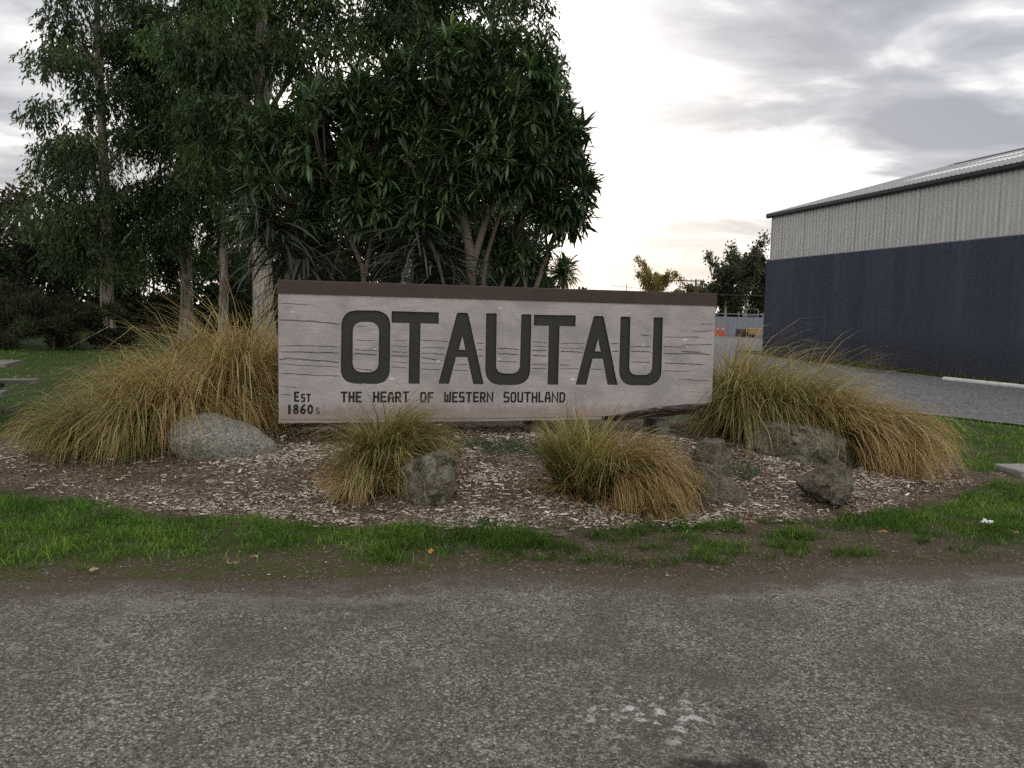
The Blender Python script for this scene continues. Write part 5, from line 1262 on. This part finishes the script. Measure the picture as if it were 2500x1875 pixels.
# yard fence
M_fence = mat_sheet('blue_grey_sheet', (.19, .21, .25), (.27, .29, .33), .55, .1)
M_rail = simple('galvanised_rail', (.24, .24, .24), (.36, .36, .36), 8, .5, .1, metal=.4)
fen = tag(empty('yard_fence', (8.0, 62, 0), .0), 'low blue grey sheet iron fence across the back of the yard', 'fence')
fm = Acc(); fm.box((0, 0, .7), (1.17, .03, 1.4)); fm = fm.build('fence_sheet', M_fence, fen, (0, 0, 0))
for k in range(1, 13): link('fence_sheet', fm.data, fen, (k * 1.19, .006 * (k % 2), 0))
for k in range(8):
    a = Acc(); a.tube([(k * 1.9 - .5, .12, 0), (k * 1.9 - .5, .12, 1.82)], .035, 6); a.build('post', M_rail, fen)
a = Acc(); a.tube([(-.8, .12, 1.62), (13.8, .12, 1.62)], .03, 6); a.build('rail', M_rail, fen)
gt = tag(empty('yard_gate', (17.75, 63.5, 0)), 'tubular metal gate showing above the yard fence', 'gate'); a = Acc(); a.tube([(0, 0, 1.2), (0, 0, 1.95), (.08, 0, 2.02), (1.05, 0, 2.02), (1.12, 0, 1.95), (1.12, 0, 1.2)], .035, 6); a.build('frame', M_rail, gt)
a = Acc(); a.tube([(0, 0, 1.5), (1.12, 0, 1.5)], .028, 6); a.tube([(.1, 0, 0), (.1, 0, 1.3)], .03, 6); a.tube([(1.02, 0, 0), (1.02, 0, 1.3)], .03, 6); a.build('rails', M_rail, gt)
M_orange = simple('orange_cone', (.62, .07, .015), (.72, .10, .02), 6, .5, .05); M_refl = simple('pale_band', (.5, .42, .38), (.6, .52, .48), 6, .5, .05)
for k, (x, y, lab) in enumerate([(14.98, 60.2, 'orange traffic cone partly hidden by the sign corner'), (15.32, 60, 'orange traffic cone standing clear of the sign corner')]):
    cn = tag(empty('traffic_cone', (x, y, .02)), lab, 'traffic cone', 'traffic cones in the yard')
    a = Acc(); a.box((0, 0, .025), (.40, .40, .05)); a.build('base', M_orange, cn)
    a = Acc(); a.tube([(0, 0, .05), (0, 0, .45)], [.15, .085], 12); a.tube([(0, 0, .57), (0, 0, .84)], [.065, .025], 12); a.build('body', M_orange, cn)
    a = Acc(); a.tube([(0, 0, .45), (0, 0, .57)], [.087, .067], 12); a.build('band', M_refl, cn)
# stacked boards
M_board = simple('sawn_board', (.36, .22, .09), (.52, .34, .16), 7, .75, .2, sc=(1, 6, 6)); M_tyre = simple('dark_rubbish', (.03, .026, .022), (.07, .06, .05), 5, .9, .5)
st = tag(empty('board_stack', (16.45, 58, .02)), 'stack of yellow sawn boards beside the shed end', 'timber stack')
bm_ = Acc(); bm_.box((1.3, 0, .025), (2.6, .19, .046)); bm_ = bm_.build('board', M_board, st, (0, -.4, .22))
for q in range(8):
    for c_ in range(4):
        if q or c_: link('board', bm_.data, st, (random.uniform(-.12, .12), -.4 + c_ * .2, .22 + q * .05))
a = Acc(); a.box((.4, -.1, .11), (.12, .9, .2)); a.build('bearer', M_tyre, st); a = Acc(); a.box((2.1, -.1, .11), (.12, .9, .2)); a.build('bearer', M_tyre, st)
g = rs(77); pts = [(16.1 + .55 * math.cos(a_) * r_, 57.9 + .4 * math.sin(a_) * r_, z_) for a_, r_, z_ in zip(g.uniform(0, 6.28, 24), g.uniform(.6, 1, 24), g.uniform(.0, .62, 24))]
o = rock('rubbish_heap', 'dark heap of offcuts against the end of the board stack', pts, M_tyre, 9, 3, .05, 1, 3); o['category'] = 'heap'; del o['group']
for (x, y, h_, s_, lab) in [(9.3, 25.5, .95, 81, 'thin dry weed stalks standing against the navy wall'), (10.5, 23.6, .8, 82, 'sparse bent weed stalks near the middle of the navy wall')]:
    g = rs(s_); n = 60; B = np.stack([g.normal(0, .3, n), g.normal(0, .2, n), 0 * g.random(n)], 1); V, F, K = blades(B, g.uniform(0, 6.28, n), g.uniform(.5, 1.3, n) * h_, g.uniform(.05, .3, n), g.uniform(.2, 1.4, n), np.full(n, .010), np.tile((.12, .09, .05), (n, 1)), np.tile((.25, .19, .11), (n, 1)), 5, g)
    tag(link('dry_weed', mesh_np('dry_weed', V, [F], M_blade, K), None, (x, y, 0)), lab, 'weed', 'dry weeds by the wall')

# ------------------------------------------------------------------ picnic table at the left edge
M_oldwood = simple('grey_planks', (.14, .125, .11), (.26, .235, .21), 6, .85, .4, .006, sc=(.7, 6, 6))
pt = tag(empty('picnic_table', (-6.65, 10.9, 0), .32), 'grey plank picnic table cut off by the left edge', 'table')
for k in range(5): a = Acc(); a.box((-.95, -.34 + k * .17, .735), (1.9, .16, .045)); a.build('table_plank', M_oldwood, pt)
for s_, yy in ((1, -.85), (-1, .85)):
    for q in (0, 1): a = Acc(); a.box((-.86, yy + (q - .5) * .155, .43), (1.9, .145, .045)); a.build('seat_plank', M_oldwood, pt)
for x in (-.45, -1.5):
    for s_ in (-1, 1): a = Acc(); a.box((x, s_ * .38, .35), (.09, .06, .78), Matrix.Rotation(s_ * -.45, 3, 'X')); a.build('leg', M_oldwood, pt)
    a = Acc(); a.box((x + .076, 0, .37), (.05, 1.9, .075)); a.build('seat_beam', M_oldwood, pt); a = Acc(); a.box((x + .076, 0, .675), (.05, .8, .075)); a.build('top_beam', M_oldwood, pt)
